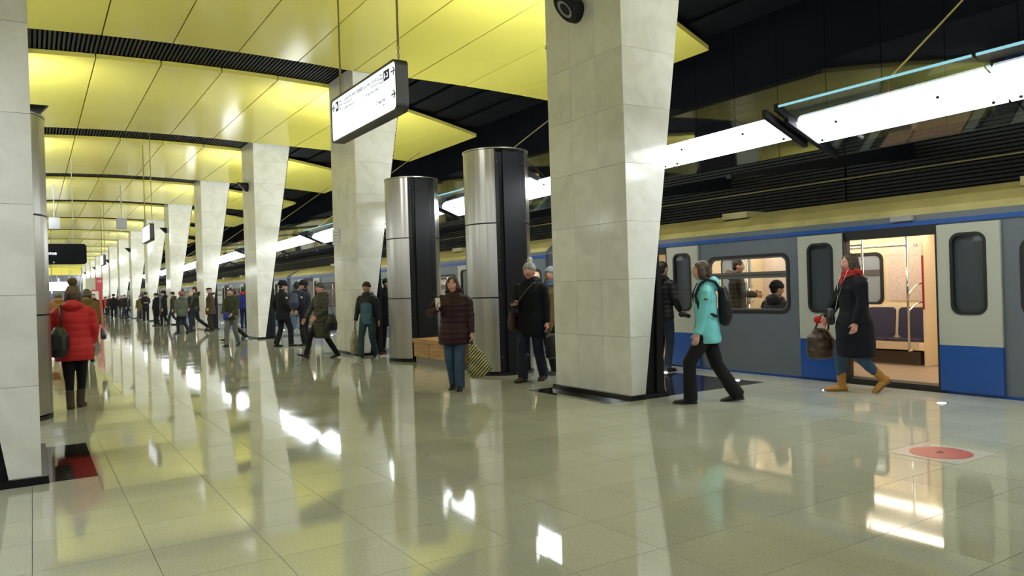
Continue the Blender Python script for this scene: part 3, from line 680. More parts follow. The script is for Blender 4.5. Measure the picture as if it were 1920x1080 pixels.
        so = seat.build('far_seat', CREAM, root); ns = 6; w1 = (b2-a2-.12)/ns
        for k in range(ns):
            y0 = a2+.06+k*w1+.03; y1 = y0+w1-.06
            pf = rrect(y0, y1, .46, .92, .06); m = MB(); n = len(pf); vv = [(fx-.125+(z-.46)*.11, y, z) for (y, z) in pf]+[(fx-.08+(z-.46)*.09, y, z) for (y, z) in pf]
            m.add(vv, [tuple(range(n)), tuple(range(n, 2*n))[::-1]]+[(i, n+i, n+(i+1) % n, (i+1) % n) for i in range(n)]); m.build('back_cushion', NAVY, so)
            MB().box(fx-.43, fx-.10, y0, y1, .40, .455).build('seat_cushion', NAVY, so)
        MB().box(fx-.30, fx-.02, a2+.1, b2-.1, .06, .26).build('seat_box', pbr('seat_box_dark', (.10, .08, .06), .5), so)
        # bench along the near side
        seat = MB(); seat.box(.09, .52, a2, b2, .34, .43); seat.box(.08, .14, a2, b2, .43, .93); ns_ = seat.build('near_seat', CREAM, root); MB().box(.14, .50, a2+.04, b2-.04, .43, .465).build('seat_cushion', NAVY, ns_)
        # rails
        ra = MB()
        for y in (a2+.12, b2-.12):
            ra.tube([(fx-.55, y, .28), (fx-.55, y, 2.1)], .017, 8)
            s = -1 if y < c else 1
            for z0, z1 in ((1.02, 1.30), (.80, 1.02)): ra.tube([(fx-.55, y, z0), (fx-.52, y+s*.0+.0, z0+(z1-z0)*.45), (fx-.42, y+s*.05, z0+(z1-z0)*.85), (fx-.30, y+s*.09, z1)], .013, 8)
            ra.tube([(fx-.55, y, .30), (fx-.40, y, .30)], .014, 8)
        ra.tube([(fx-.55, a2+.12, 1.86), (fx-.55, b2-.12, 1.86)], .016, 8); ra.tube([(.65, a2+.12, 1.86), (.65, b2-.12, 1.86)], .016, 8)
        for y in (a2+.12, b2-.12): ra.tube([(.65, y, .3), (.65, y, 2.1)], .017, 8)
        ra.build('handrail', CHROME, root, smooth=True)
        # printed sheets on the lining
        MB().box(fx-.012, fx-.003, a2+.06, a2+.74, 1.02, 1.93).build('route_map', MAPP, root); MB().box(fx-.012, fx-.003, b2-.72, b2-.06, 1.02, 1.93).build('route_map', MAPP, root)
        MB().box(fx-.33, fx-.322, a2+.0, a2+.03, .9, 1.7).build('red_stripe', pbr('cabin_red', (.35, .03, .04), .4), root)
        MB().box(fx-.325, fx-.318, b2-.034, b2-.03, 1.2, 1.7).build('notice', PAPER, root)
    for c in DC:      # closed doors on the far side
        for s in (-1, 1):
            y0, y1 = (c-OW, c-.004) if s < 0 else (c+.004, c+OW); wc = ((y0+y1)/2-.17, (y0+y1)/2+.17)
            d = MB().box(fx+.2, fx+.25, y0, y1, .06, 2.0).build('closed_door', CREAM, root)
            m = MB(); ring(m, rrect(wc[0], wc[1], .95, 1.85, .09), rrect(wc[0]+.03, wc[1]-.03, .98, 1.82, .07), fx+.185, fx+.2); m.build('window_gasket', T_RUB, d)
            MB().prism(rrect(wc[0]+.03, wc[1]-.03, .98, 1.82, .07), fx+.194, fx+.199, axis=0).build('door_glass', FARGLASS, d)
    for x in (.75, 1.95): MB().box(x-.09, x+.09, e+.5, CARL-e-.5, 2.065, 2.095).build('cabin_lamp', CAB, root)
    return root
car = make_car()
YC = 12.86
names_ = {-1: 'nearest blue and grey metro car with open white doors at the right', 0: 'second metro car of the train, seen between the steel cylinders and pillars', 1: 'third metro car of the train, seen between the far pillars', 2: 'fourth metro car of the train, far off', 3: 'fifth metro car of the train, far off', 4: 'sixth metro car of the train, farthest off'}
for k in range(-1, 5):
    o = car if k == -1 else copy_tree(car); o.location = (XT, YC+k*CARL, 0); tag(o, names_[k], 'train car', 'cars of the metro train')
text(car, '\u041c', .07, (2.27, 0, 0), pbr('cabin_red', (.35, .03, .04), .4)).location = (2.285, 12.86, 1.84)
# ================================================================== PEOPLE
SKIN = {k: pbr('skin_'+k, c, .5, sss=.15, var=.06, vscale=25, coord='obj') for k, c in dict(fair=(.56, .33, .25), rosy=(.58, .28, .21), tan=(.42, .23, .15)).items()}
LIPS = pbr('lips', (.36, .10, .09), .4); BROW = pbr('brow', (.12, .07, .045), .7); EYEW = pbr('eye_white', (.7, .7, .68), .2); IRIS = pbr('iris', (.03, .025, .02), .15)
def cloth(name, col, rough=.85, bump=.25, bs=220, var=.10, vs=14, sheen=.02): return pbr(name, col, rough, bump=bump, bscale=bs, var=var, vscale=vs, sheen=sheen, coord='obj', spec=.2)
def puffer(name, col, rough=.5): return pbr(name, col, rough, bump=.12, bscale=90, var=.06, vscale=10, coord='obj', spec=.28)
def hairm(name, col): return pbr(name, col, .5, bump=.7, bscale=60, var=.35, vscale=40, stretch=(1, 1, .12), coord='obj', spec=.4)
def nrm(v): v = np.array(v, float); return v/(np.linalg.norm(v)+1e-9)
def ik(a, b, l1, l2, pole):
    a = np.array(a, float); b = np.array(b, float); d = b-a; L = np.linalg.norm(d); L2 = min(L, (l1+l2)*.998)
    u = d/(L+1e-9); b = a+u*L2; c = (l1*l1-l2*l2+L2*L2)/(2*L2); h = math.sqrt(max(l1*l1-c*c, 0))
    p = np.array(pole, float); p = p-u*(p@u); p = nrm(p); return a+u*c+p*h, b
JOBS = []          # (object, finishing function)
class Soup:
    def __init__(s): s.v = []; s.f = []
    def add(s, vf, xf=None):
        v, f = vf; o = len(s.v); s.v += [tuple(xf(p) if xf else p) for p in v]; s.f += [tuple(i+o for i in q) for q in f]; return s
def remeshed(name, soup, vox, mats, parent, fin=None, smooth=3):
    me = bpy.data.meshes.new(name); me.from_pydata([tuple(map(float, p)) for p in soup.v], [], soup.f)
    me.update(); o = bpy.data.objects.new(name, me); COL.objects.link(o)
    md = o.modifiers.new('r', 'REMESH'); md.mode = 'VOXEL'; md.voxel_size = vox; md.adaptivity = 0
    if parent is not None: o.parent = parent; CH.setdefault(parent.name, []).append(o)
    JOBS.append((o, fin, smooth, mats)); return o
def lap(co, e, it, lam=.5):
    n = len(co); deg = np.bincount(e.ravel(), minlength=n).astype(float)[:, None]+1e-9
    for _ in range(it):
        s = np.stack([np.bincount(e[:, 0], co[e[:, 1], k], n)+np.bincount(e[:, 1], co[e[:, 0], k], n) for k in range(3)], 1)
        co = co+lam*(s/deg-co)
    return co
def finish_people():
    dg = bpy.context.evaluated_depsgraph_get(); done = []
    for o, fin, smooth, mats in JOBS: done.append(bpy.data.meshes.new_from_object(o.evaluated_get(dg)))
    for (o, fin, smooth, mats), me in zip(JOBS, done):
        old = o.data; o.modifiers.clear(); nm = old.name; old.name = 'old'; o.data = me; me.name = nm; bpy.data.meshes.remove(old)
        nv = len(me.vertices); co = np.zeros(nv*3); me.vertices.foreach_get('co', co); co = co.reshape(-1, 3)
        e = np.zeros(len(me.edges)*2, dtype=np.int64); me.edges.foreach_get('vertices', e); e = e.reshape(-1, 2)
        co = lap(co, e, smooth)
        me.vertices.foreach_set('co', co.ravel()); me.update()
        me.materials.clear()
        for m in mats: me.materials.append(m)
        if fin:
            no = np.zeros(nv*3); me.vertices.foreach_get('normal', no); no = no.reshape(-1, 3)
            r = fin(co, no)
            if 'co' in r: me.vertices.foreach_set('co', r['co'].ravel())
            if 'mat' in r:
                npol = len(me.polygons); pc = np.zeros(npol*3); me.polygons.foreach_get('center', pc); me.polygons.foreach_set('material_index', r['mat'](pc.reshape(-1, 3)).astype(np.int32))
        me.polygons.foreach_set('use_smooth', np.ones(len(me.polygons), dtype=bool)); me.update()
def wr_noise(co, seed, f=9.):
    r = np.random.default_rng(seed); s = np.zeros(len(co))
    for q in range(7):
        k = r.normal(size=3)*f*(1+q*.45); k[2] *= 1.5; s += np.sin(co@k+r.uniform(0, 6.3)+1.2*np.sin(co@(k[[1, 2, 0]]*.6)))/(1+q*.35)
    return s/3
def headfn(u):
    sx, sy, sz = u
    z = .117*sz; w = .077*(1-.30*max(0, -sz)**1.4); x = w*math.copysign(abs(sx)**.95, sx); y = .098*sy
    if sz < -.15 and sy < 0: y *= 1-.5*min(1, (-sz-.15)*1.2)
    if sy > 0:
        y = .098*(sy**.85 if sy > 0 else sy)
        if sz < -.4: y *= 1-.05*(-sz-.4)
        g = lambda a, s: math.exp(-(a/s)**2)
        if sy > .25:
            rz = z
            t = min(1, max(0, (.028-rz)/.055)); n = (.006+.021*t)*g(x, .008+.007*t) if -.036 < rz < .045 else 0
            if rz < -.028: n *= max(0, 1-(-.028-rz)/.010)
            y += n
            for s in (-1, 1): y -= .011*g(x-s*.032, .016)*g(z-.014, .011); y += .004*g(x-s*.034, .016)*g(z+.03, .02)
            y += .004*g(z-.034, .009)*g(x, .05)
            y += .006*g(x, .021)*g(z+.058, .009); y -= .003*g(x, .03)*g(z+.058, .0022)*2
            y += .007*g(x, .020)*g(z+.098, .016)
    return (x, y, z)
HEAD_VF = {}
def head_vf(n, m):
    if (n, m) not in HEAD_VF: HEAD_VF[(n, m)] = ellipsoid((0,0,0), (1,1,1), n, m, fn=headfn)
    return HEAD_VF[(n, m)]
PERSONS = {}
def person(key, label, pos, heading, H=1.70, lod=1, skin='fair', build=1., feet=None, hands=None, head=(0, 0), lean=0., top=None, legs=None, shoes=None, hair=None, hat=None, scarf=None, sit=False, lift=0., fingers=None, group=None):
    s = H/1.72; bw = build; vb, vc = ((.0058, .010), (.010, .016), (.016, .022))[lod]
    feet = feet or ((.10, -.10, 0, 0), (-.06, .10, 0, 0))      # left, right: forward, lateral, lift, pitch
    hands = hands or ((-.27, .06, .80), (.27, .06, .80))
    hip0 = .90; LL1, LL2 = .43, .40
    if sit: pz = .50
    else: pz = min(.905, min(.085+ft[2]+math.sqrt(max(.05, .822**2-(ft[0])**2-(abs(ft[1])-.09)**2)) for ft in feet if ft[2] < .06 or True))
    dz = pz-hip0
    def up(p):           # upper body point: shift and lean about the pelvis
        x, y, z = p; zz = z-.95; return np.array((x, y+math.sin(lean)*zz, .95+math.cos(lean)*zz+dz))
    sh = [up((-.175*bw, -.005, 1.405)), up((.175*bw, -.005, 1.405))]
    el = []; wrp = []
    for q, sd in enumerate((-1, 1)):
        hp = np.array(hands[q][:3], float); hp = hp+np.array((0, 0, dz)); pole = (sd*.5, -1., -.35)
        if len(hands[q]) > 3: pole = hands[q][3]
        e_, w_ = ik(sh[q], hp, .285, .255, pole); el.append(e_); wrp.append(w_)
    hips = [np.array((-.088, 0, .90+dz)), np.array((.088, 0, .90+dz))]
    kn = []; an = []
    for q, sd in enumerate((-1, 1)):
        ft = feet[q]; a = np.array((sd*abs(ft[1]) if not sit else sd*.10, ft[0]-.02-math.sin(ft[3])*.06, .085+ft[2]+max(0, math.sin(ft[3]))*.10))
        k_, a_ = ik(hips[q], a, LL1, LL2, (sd*.06, 1, .1)); kn.append(k_); an.append(a_)
    neck = up((0, .0, 1.46)); hc = up((0, .028, 1.605))
    cyw, syw = math.cos(math.radians(head[0])), math.sin(math.radians(head[0])); cpw, spw = math.cos(math.radians(head[1])), math.sin(math.radians(head[1]))
    def HX(p):           # head space -> person space (yaw to the person's left is positive)
        x, y, z = p; y, z = y*cpw-z*spw, y*spw+z*cpw; x, y = x*cyw-y*syw, x*syw+y*cyw
        return (hc[0]+x, hc[1]+y, hc[2]+z)
    SC = lambda p: (p[0]*s, p[1]*s, p[2]*s)
    def S2(soup): soup.v = [SC(p) for p in soup.v]; return soup
    # ---------------- body: one continuous skin mesh
    B = Soup(); B.add(head_vf(*((56, 44), (32, 26), (20, 16))[lod]), HX)
    for sd in (-1, 1): B.add(ellipsoid((sd*.079, -.008, .0), (.010, .022, .034), 10, 8), HX)
    B.add(tube([up((0, -.015, 1.40)), up((0, -.008, 1.49)), HX((0, -.012, -.06))], [(.062, .06), (.054, .055), (.052, .055)], 14))
    B.add(tube([up((0, 0, z)) for z in (.90, 1.05, 1.25, 1.38, 1.44)], [(.145*bw, .095*bw), (.13*bw, .085*bw), (.155*bw, .095*bw), (.16*bw, .075), (.07, .06)], 18, cap=.4))
    for q, sd in enumerate((-1, 1)):
        B.add(tube([sh[q]+np.array((-sd*.02, 0, -.01)), (sh[q]+el[q])/2, el[q], (el[q]*.6+wrp[q]*.4), wrp[q]], [(.05, .05), (.043, .043), (.037, .037), (.036, .034), (.026, .022)], 12, cap=.6))
        B.add(tube([hips[q], (hips[q]*.5+kn[q]*.5), kn[q], kn[q]*.62+an[q]*.38, an[q]], [(.085, .09), (.072, .072), (.05, .05), (.05, .052), (.034, .036)], 12, cap=.5))
        ft = feet[q]; fd = np.array((sd*.10, math.cos(ft[3]), -math.sin(ft[3]))); fd = nrm(fd)
        B.add(tube([an[q]+fd*-.03+np.array((0, 0, -.04)), an[q]+fd*.06+np.array((0, 0, -.045)), an[q]+fd*.12+np.array((0, 0, -.050))], [(.022, .022), (.026, .02), (.022, .012)], 10, cap=.5))
        # hand: palm, four fingers, thumb
        d = nrm(wrp[q]-el[q]); cur = .5
        if fingers and fingers[q] is not None: hd = nrm(fingers[q][0]); cur = fingers[q][1]; pn = np.array(fingers[q][2], float)
        else: hd = d; pn = np.array((-sd*1., 0, 0.))
        pn = nrm(pn-hd*(pn@hd)); ac = np.cross(hd, pn)*(1 if sd > 0 else 1); w0 = wrp[q]
        thumb_side = ac if (ac@np.array((0, 1, .3))) > 0 else -ac
        B.add(tube([w0-d*.01, w0+hd*.03, w0+hd*.085], [(.026, .018), (.036, .016), (.041, .014)], 12, ref=ac, cap=.5))
        if lod < 2:
            for k, (off, ln) in enumerate(((.031, .070), (.0105, .080), (-.0105, .074), (-.031, .058))):
                p = w0+hd*.082+thumb_side*off; pts = [p-hd*.02]; dirv = hd.copy(); pts.append(p)
                for sgm in range(3):
                    a = cur*(.55+.25*sgm); dirv = nrm(dirv*math.cos(a)+pn*math.sin(a)); p = p+dirv*ln*(.42, .32, .26)[sgm]; pts.append(p)
                B.add(tube(pts, [(.0092, .0092), (.0092, .0092), (.0088, .0088), (.008, .008), (.007, .007)], 8, cap=.8))
            p = w0+hd*.022+thumb_side*.026; t1 = nrm(thumb_side*.75+hd*.7+pn*.25); t2 = nrm(thumb_side*.25+hd*.9+pn*.45)
            B.add(tube([p-t1*.015, p+t1*.032, p+t1*.032+t2*.032], [(.0125, .0125), (.011, .011), (.0085, .0085)], 8, cap=.8))
        else: B.add(tube([w0+hd*.08, w0+hd*.13+pn*.015, w0+hd*.15+pn*.04], [(.036, .013), (.034, .013), (.028, .012)], 10, ref=ac, cap=.6))
    hcs = np.array(SC(hc)); 
    def fin_body(co, no):
        def mat(pc):
            p = (pc-hcs)/s; x = p[:, 0]*cyw+p[:, 1]*syw; y = -p[:, 0]*syw+p[:, 1]*cyw; z = p[:, 2]; y, z = y*cpw+z*spw, -y*spw+z*cpw
            m = np.zeros(len(pc)); fr = y > .05
            m[fr & (np.abs(x) < .024) & (np.abs(z+.060) < .0085)] = 1
            m[fr & (np.abs(np.abs(x)-.035) < .016) & (np.abs(z-.039) < .0042)] = 2
            return m
        return dict(mat=mat)
    ob = remeshed('person', S2(B), vb*s if lod else vb, [SKIN[skin], LIPS, BROW], None, fin_body, 2 if lod == 0 else 1)
    ob.location = (pos[0], pos[1], lift); ob.rotation_euler = (0, 0, -heading); tag(ob, label, 'person', group)
    def W(p): return ob.matrix_basis @ Vector(SC(p))
    info = dict(ob=ob, W=W, wr=wrp, el=el, sh=sh, hc=hc, HX=HX, up=up, s=s, dz=dz, an=an, heading=heading, SC=SC); PERSONS[key] = info
    if lod < 2:
        for sd in (-1, 1):
            m = MB(); c = HX((sd*.032, .0735, .0125)); m.sph(SC(c), (.0135*s, .0135*s, .0085*s), 12); c2 = HX((sd*.032, .0825, .0125)); m.cur = 1; m.sph(SC(c2), .0058*s, 8); m.build('eye', [EYEW, IRIS], ob, smooth=True)
    # ---------------- trousers
    lg = dict(c=None, hip=.10, knee=.070, ank=.060, end=.075); lg.update(legs or {})
    Tm = Soup(); Tm.add(tube([np.array((0, 0, z+dz)) for z in (.80, .90, 1.0, 1.06)], [(.15*bw, .115*bw), (.175*bw, .125*bw), (.165*bw, .115*bw), (.15*bw, .105*bw)], 18, cap=.3))
    for q in range(2):
        a = an[q]; dr = nrm(kn[q]-a); endp = a+dr*(lg['end']-.085)
        Tm.add(tube([hips[q]+np.array((0, 0, .02)), hips[q]*.5+kn[q]*.5, kn[q], kn[q]*.55+a*.45, endp], [(lg['hip'], lg['hip']*1.08), (lg['hip']*.86, lg['hip']*.92), (lg['knee'], lg['knee']*1.05), ((lg['knee']+lg['ank'])*.5, (lg['knee']+lg['ank'])*.52), (lg['ank'], lg['ank']*1.1)], 14, cap=.25))
    sd0 = hash(key) % 1000 if False else sum(map(ord, key))
    remeshed('trousers', S2(Tm), vc*s*.9, [lg['c']], ob, lambda co, no: dict(co=co+no*(.0045*wr_noise(co, sd0, 13.))[:, None]), 3)
    # ---------------- shoes
    shp = dict(c=None, h=.05, sole=None, heel=0., bulk=1.); shp.update(shoes or {})
    for q, sd in enumerate((-1, 1)):
        ft = feet[q]; a = an[q]; fd = nrm((sd*.10, math.cos(ft[3]), -math.sin(ft[3]))); upv = nrm(np.array((0, 0, 1.))-fd*fd[2]); b = shp['bulk']
        Q = Soup(); base = a-upv*.085
        Q.add(tube([base+fd*(-.065)+upv*.04, base+fd*(-.02)+upv*.042, base+fd*.06+upv*.038, base+fd*.13+upv*.030, base+fd*.185+upv*.022], [(.030*b, .036*b), (.036*b, .038*b), (.041*b, .034*b), (.044*b, .026*b), (.030*b, .017*b)], 14, ref=(1, 0, 0), cap=.5))
        dr = nrm(kn[q]-a); Q.add(tube([base+upv*.045-fd*.015, a+upv*.0-fd*.012, a+dr*shp['h']-fd*.01], [(.040*b, .046*b), (.042*b, .046*b), (.046*b, .050*b)], 14, cap=.15))
        so = remeshed('shoe' if shp['h'] < .08 else 'boot', S2(Q), max(.008, vc*.8)*s, [shp['c']], ob, None, 2)
        m = MB(); pts = []
        for (y, w) in ((-.085, .0), (-.075, .026), (-.02, .033), (.06, .039), (.13, .043), (.18, .032), (.205, .0)): pts.append((y, w*b))
        ol = [(y, w) for y, w in pts]+[(y, -w) for y, w in pts[::-1][1:-1]]; ax = nrm(np.cross(fd, upv))
        v = [SC(base+fd*y+ax*w+upv*h) for h in (0.002, .018) for (y, w) in ol]; n = len(ol)
        m.add(v, [tuple(range(n))[::-1], tuple(range(n, 2*n))]+[(i, (i+1) % n, n+(i+1) % n, n+i) for i in range(n)])
        if shp['heel']:
            v, f = tube([base-fd*.045-upv*shp['heel']*.3, base-fd*.045+upv*.03], [(.024, .026), (.03, .032)], 10); m.add([SC(p) for p in v], f)
        m.build('sole', shp['sole'] or T_RUB, so)
    # ---------------- upper garment
    tp = dict(c=None, hem=.80, flare=.0, puff=0., pitch=.075, wr=.005, hood=False, collar=.05, sleeve=1., waist=1., fur=None); tp.update(top or {})
    J = Soup(); hz = tp['hem']; p_ = tp['puff']; fl_ = tp['flare']
    lv_ = [(hz, .178*bw+fl_, .135*bw+fl_*.9), (max(hz+.05, .88), .178*bw+fl_*.7+p_, .135*bw+fl_*.65+p_), (1.02, .160*bw*tp['waist']+fl_*.3+p_, .122*bw+p_), (1.16, .165*bw+p_, .125*bw+p_), (1.30, .178*bw+p_*.9, .128*bw+p_*.9), (1.39, .172*bw+p_*.6, .108+p_*.6), (1.44, .125*bw, .085), (1.475, .075, .072)]
    if hz < .80: lv_.insert(1, ((hz+.88)/2, .18*bw+fl_*.85+p_*.8, .137*bw+fl_*.8+p_*.8))
    def tp_pt(z):
        if z >= .95: return up((0, .0, z))
        return np.array((0, math.sin(lean)*(z-.95)*.5, z+dz))
    J.add(tube([tp_pt(z) for z, a, b in lv_], [(a, b) for z, a, b in lv_], 28))
    k_ = tp['sleeve']
    for q, sd in enumerate((-1, 1)):
        wv = wrp[q]+nrm(wrp[q]-el[q])*.0
        J.add(tube([sh[q]+np.array((-sd*.075, 0, -.012)), sh[q]+np.array((-sd*.02, 0, -.014)), sh[q]*.82+el[q]*.18+np.array((sd*.004, 0, 0)), sh[q]*.5+el[q]*.5, el[q], el[q]*.5+wrp[q]*.5, wv], [((.048+p_*.2)*k_, (.060+p_*.3)*k_), ((.056+p_*.3)*k_, (.068+p_*.4)*k_), ((.064+p_*.5)*k_, (.070+p_*.5)*k_), ((.062+p_*.6)*k_, (.064+p_*.6)*k_), ((.056+p_*.6)*k_, (.058+p_*.6)*k_), ((.050+p_*.5)*k_, (.052+p_*.5)*k_), ((.043+p_*.2)*k_, (.045+p_*.2)*k_)], 16, cap=.15))
    if tp['collar']: J.add(tube([up((0, -.012, 1.43)), up((0, -.006, 1.475+tp['collar'])), ], [(.088, .088), (.078, .082)], 18))
    if tp['hood']:
        J.add(ellipsoid(up((0, -.105, 1.455)), (.125, .072, .085), 18, 12)); J.add(tube([up((-.10, -.05, 1.46)), up((-.085, .035, 1.455)), up((-.04, .085, 1.42))], [(.04, .04), (.033, .033), (.022, .022)], 10, cap=.7)); J.add(tube([up((.10, -.05, 1.46)), up((.085, .035, 1.455)), up((.04, .085, 1.42))], [(.04, .04), (.033, .033), (.022, .022)], 10, cap=.7))
    pit = tp['pitch']
    def fin_top(co, no):
        d = tp['wr']*wr_noise(co, sd0+5, 10.)
        if p_ > .004: d = d*.6+.0065*(np.abs(np.sin(np.pi*co[:, 2]/(pit*s)))-.6)*(no[:, 2]**2 < .7)
        return dict(co=co+no*d[:, None])
    tname = tp.get('name', 'jacket'); jo = remeshed(tname, S2(J), vc*s, [tp['c']], ob, fin_top, (7, 4, 2)[lod])
    info['jacket'] = jo
    if tp.get('zip') is not None and lod == 0:
        pts = []
        for z in np.linspace(max(hz+.02, .6), 1.44, 12):
            b_ = np.interp(z, [l[0] for l in lv_], [l[2] for l in lv_]); q = tp_pt(z); pts.append(SC((q[0]+tp.get('zx', 0), q[1]+b_+.003, q[2])))
        MB().tube(pts, .005*s, 6).build('zipper', tp['zip'], jo)
    if tp['fur']:
        Fm = Soup(); Fm.add(tube([up((.115*math.cos(t), -.06+.10*math.sin(t), 1.50+.02*math.sin(2*t))) for t in np.linspace(math.pi*.92, math.pi*2.08, 14)], [(.034, .034)]*14, 12, cap=.8))
        remeshed('fur_trim', S2(Fm), .010*s if lod == 0 else .014*s, [tp['fur']], jo, lambda co, no: dict(co=co+no*(.010*wr_noise(co, sd0+9, 60.))[:, None]), 1)
    # ---------------- hair and headgear
    if hair:
        st, hm = hair; A = Soup()
        if st == 'bald': pass
        else:
            A.add(ellipsoid((0, -.011, .046), (.086, .098, .086), 22, 16), HX)
            A.add(ellipsoid((0, -.045, -.005), (.074, .062, .075), 18, 12), HX)
            if st in ('bob', 'long', 'curly', 'wavybob'):
                zl = {'bob': -.085, 'long': -.20, 'curly': -.19, 'wavybob': -.075}[st]; rr = .034 if st in ('bob', 'long') else .044
                for sd in (-1, 1):
                    A.add(tube([(sd*.06, .035, .075), (sd*.082, .012, .02), (sd*.083, -.008, -.05), (sd*.080, -.015, zl)], [(.024, .03), (.022, .042), (rr*.8, .05), (rr*.7, .045)], 12, cap=.6), HX)
                    if st == 'curly': A.add(tube([(sd*.088, .02, .0), (sd*.100, .0, -.08), (sd*.088, .02, -.17)], [(.02, .03), (.028, .036), (.022, .028)], 10, cap=.7), HX)
                A.add(tube([(0, -.06, .03), (0, -.085, -.04), (0, -.08, zl)], [(.07, .05), (.075, .042), (.068, .034)], 16, cap=.5), HX)
            if st == 'fringe': A.add(tube([(-.055, .07, .07), (0, .088, .075), (.055, .07, .07)], [(.018, .018), (.02, .018), (.018, .018)], 10, cap=.8), HX)
            amp = {'curly': .010, 'wavybob': .011, 'short': .004, 'bob': .003, 'long': .005, 'fringe': .004}.get(st, .003); fq = {'curly': 55., 'wavybob': 55., 'bob': 30}.get(st, 45.)
            remeshed('hair', S2(A), (.0075 if lod < 2 else .013)*s, [hm], ob, lambda co, no: dict(co=co+no*(amp*wr_noise(co*np.array((1, 1, .5)), sd0+3, fq))[:, None]), 2)
    if hat:
        st, hm = hat[:2]; A = Soup(); extra = None
        if st in ('beanie', 'pom'):
            A.add(ellipsoid((0, -.014, .045), (.092, .108, .098 if st == 'beanie' else .108), 22, 16), HX)
            rp = [(.089*math.cos(t), -.014+.105*math.sin(t), .040+.012*math.sin(t)) for t in np.linspace(0, 2*math.pi, 25)[:-1]]
            A.add(tube(rp, [(.026, .011)]*24, 10, ref=(0, 0, 1), close=True), HX)
        if st == 'ushanka':
            A.add(tube([(0, -.01, .035), (0, -.012, .09), (0, -.014, .135)], [(.100, .118), (.108, .122), (.088, .10)], 22, cap=.35), HX)
            A.add(tube([(.094*math.cos(t), -.01+.112*math.sin(t), .052) for t in np.linspace(0, 2*math.pi, 25)[:-1]], [(.042, .020)]*24, 10, ref=(0, 0, 1), close=True), HX)
        if st == 'cap':
            A.add(ellipsoid((0, .006, .075), (.092, .118, .052), 20, 12), HX); A.add(tube([(-.05, .08, .052), (0, .115, .050), (.05, .08, .052)], [(.018, .008), (.028, .008), (.018, .008)], 10, cap=.8), HX)
        furry = st == 'ushanka'
        ho = remeshed('hat', S2(A), (.0085 if lod < 2 else .013)*s, [hm], ob, (lambda co, no: dict(co=co+no*(.006*wr_noise(co, sd0+8, 70.))[:, None])) if furry else None, 2)
        if st == 'pom':
            r = hat[3] if len(hat) > 3 else .042; A = Soup(); A.add(ellipsoid((0, -.035, .150+r*.65), (r, r, r*.95), 18, 12), HX)
            remeshed('pompom', S2(A), .008*s, [hat[2]], ho, lambda co, no: dict(co=co+no*(.007*wr_noise(co, sd0+8, 90.))[:, None]), 1)
    if scarf:
        A = Soup()
        for (z, r, w) in ((1.455, .098, .036), (1.50, .092, .034)):
            A.add(tube([up(((r+.006*math.sin(5*t))*math.cos(t), .0+(r+.005)*math.sin(t), z+.012*math.cos(2*t))) for t in np.linspace(0, 2*math.pi, 29)[:-1]], [(w, w*.95)]*28, 12, ref=(0, 0, 1), close=True))
        A.add(tube([up((.0, .09, 1.45)), up((.03, .125, 1.38)), up((.02, .13, 1.33))], [(.05, .025), (.05, .022), (.03, .018)], 12, cap=.6))
        remeshed('scarf', S2(A), .009*s, [scarf], ob, lambda co, no: dict(co=co+no*(.004*wr_noise(co, sd0+11, 40.))[:, None]), 2)
    return info
def put_px(px, py, phi): 
    p = floor_at(px, py); return (p.x, p.y), view_angle(px)+math.radians(phi)
BLK = cloth('black_wool', (.006, .007, .011)); BLKT = cloth('black_trousers', (.010, .010, .011), .8); BLKN = puffer('black_nylon', (.010, .010, .012), .45)
DEN = cloth('denim_blue', (.045, .075, .135), .85, .4, 300, .25, 10); DEND = cloth('denim_dark', (.020, .026, .045), .85, .4, 300, .2, 10); DENG = cloth('denim_grey', (.11, .11, .105), .85, .4, 300, .2, 10); DENB = cloth('leggings_blue', (.045, .085, .145), .8)
LEAB = pbr('black_leather', (.012, .011, .011), .32, bump=.15, bscale=80, coord='obj'); LEABR = pbr('brown_leather', (.055, .030, .018), .4, bump=.2, bscale=70, var=.2, vscale=20, coord='obj'); SUEDE = pbr('mustard_suede', (.40, .19, .035), .8, var=.12, vscale=30, coord='obj', bump=.15, bscale=150)
BR = hairm('brown_hair', (.055, .030, .018)); BRD = hairm('dark_hair', (.018, .012, .010)); BLO = hairm('blond_hair', (.40, .27, .12)); GRH = hairm('grey_hair', (.25, .24, .22))
WHITEC = pbr('cable_white', (.75, .75, .75), .4); CAMB = pbr('camera_black', (.01, .01, .011), .35)
WALK = ((.27, -.09, 0, -.15), (-.25, .09, .02, .55)); WALKR = ((-.25, -.09, .02, .55), (.27, .09, 0, -.15)); STAND = ((.02, -.10, 0, 0), (-.03, .10, 0, 0)); STEP = ((.14, -.09, 0, 0), (-.14, .09, .0, .25)); STEPR = ((-.14, -.09, 0, .25), (.14, .09, 0, 0))
def carry(key, name, soup, mats, label, cat, vox=.009, fin=None, sm=2, group=None):
    I = PERSONS[key]; soup.v = [I['SC'](p) for p in soup.v]; o = remeshed(name, soup, vox, mats, None, fin, sm); o.location = I['ob'].location; o.rotation_euler = I['ob'].rotation_euler; tag(o, label, cat, group); return o
def carry_part(key, name, mb, mats, parent):
    I = PERSONS[key]; mb.v = [I['SC'](p) for p in mb.v]; return mb.build(name, mats, parent, smooth=True)

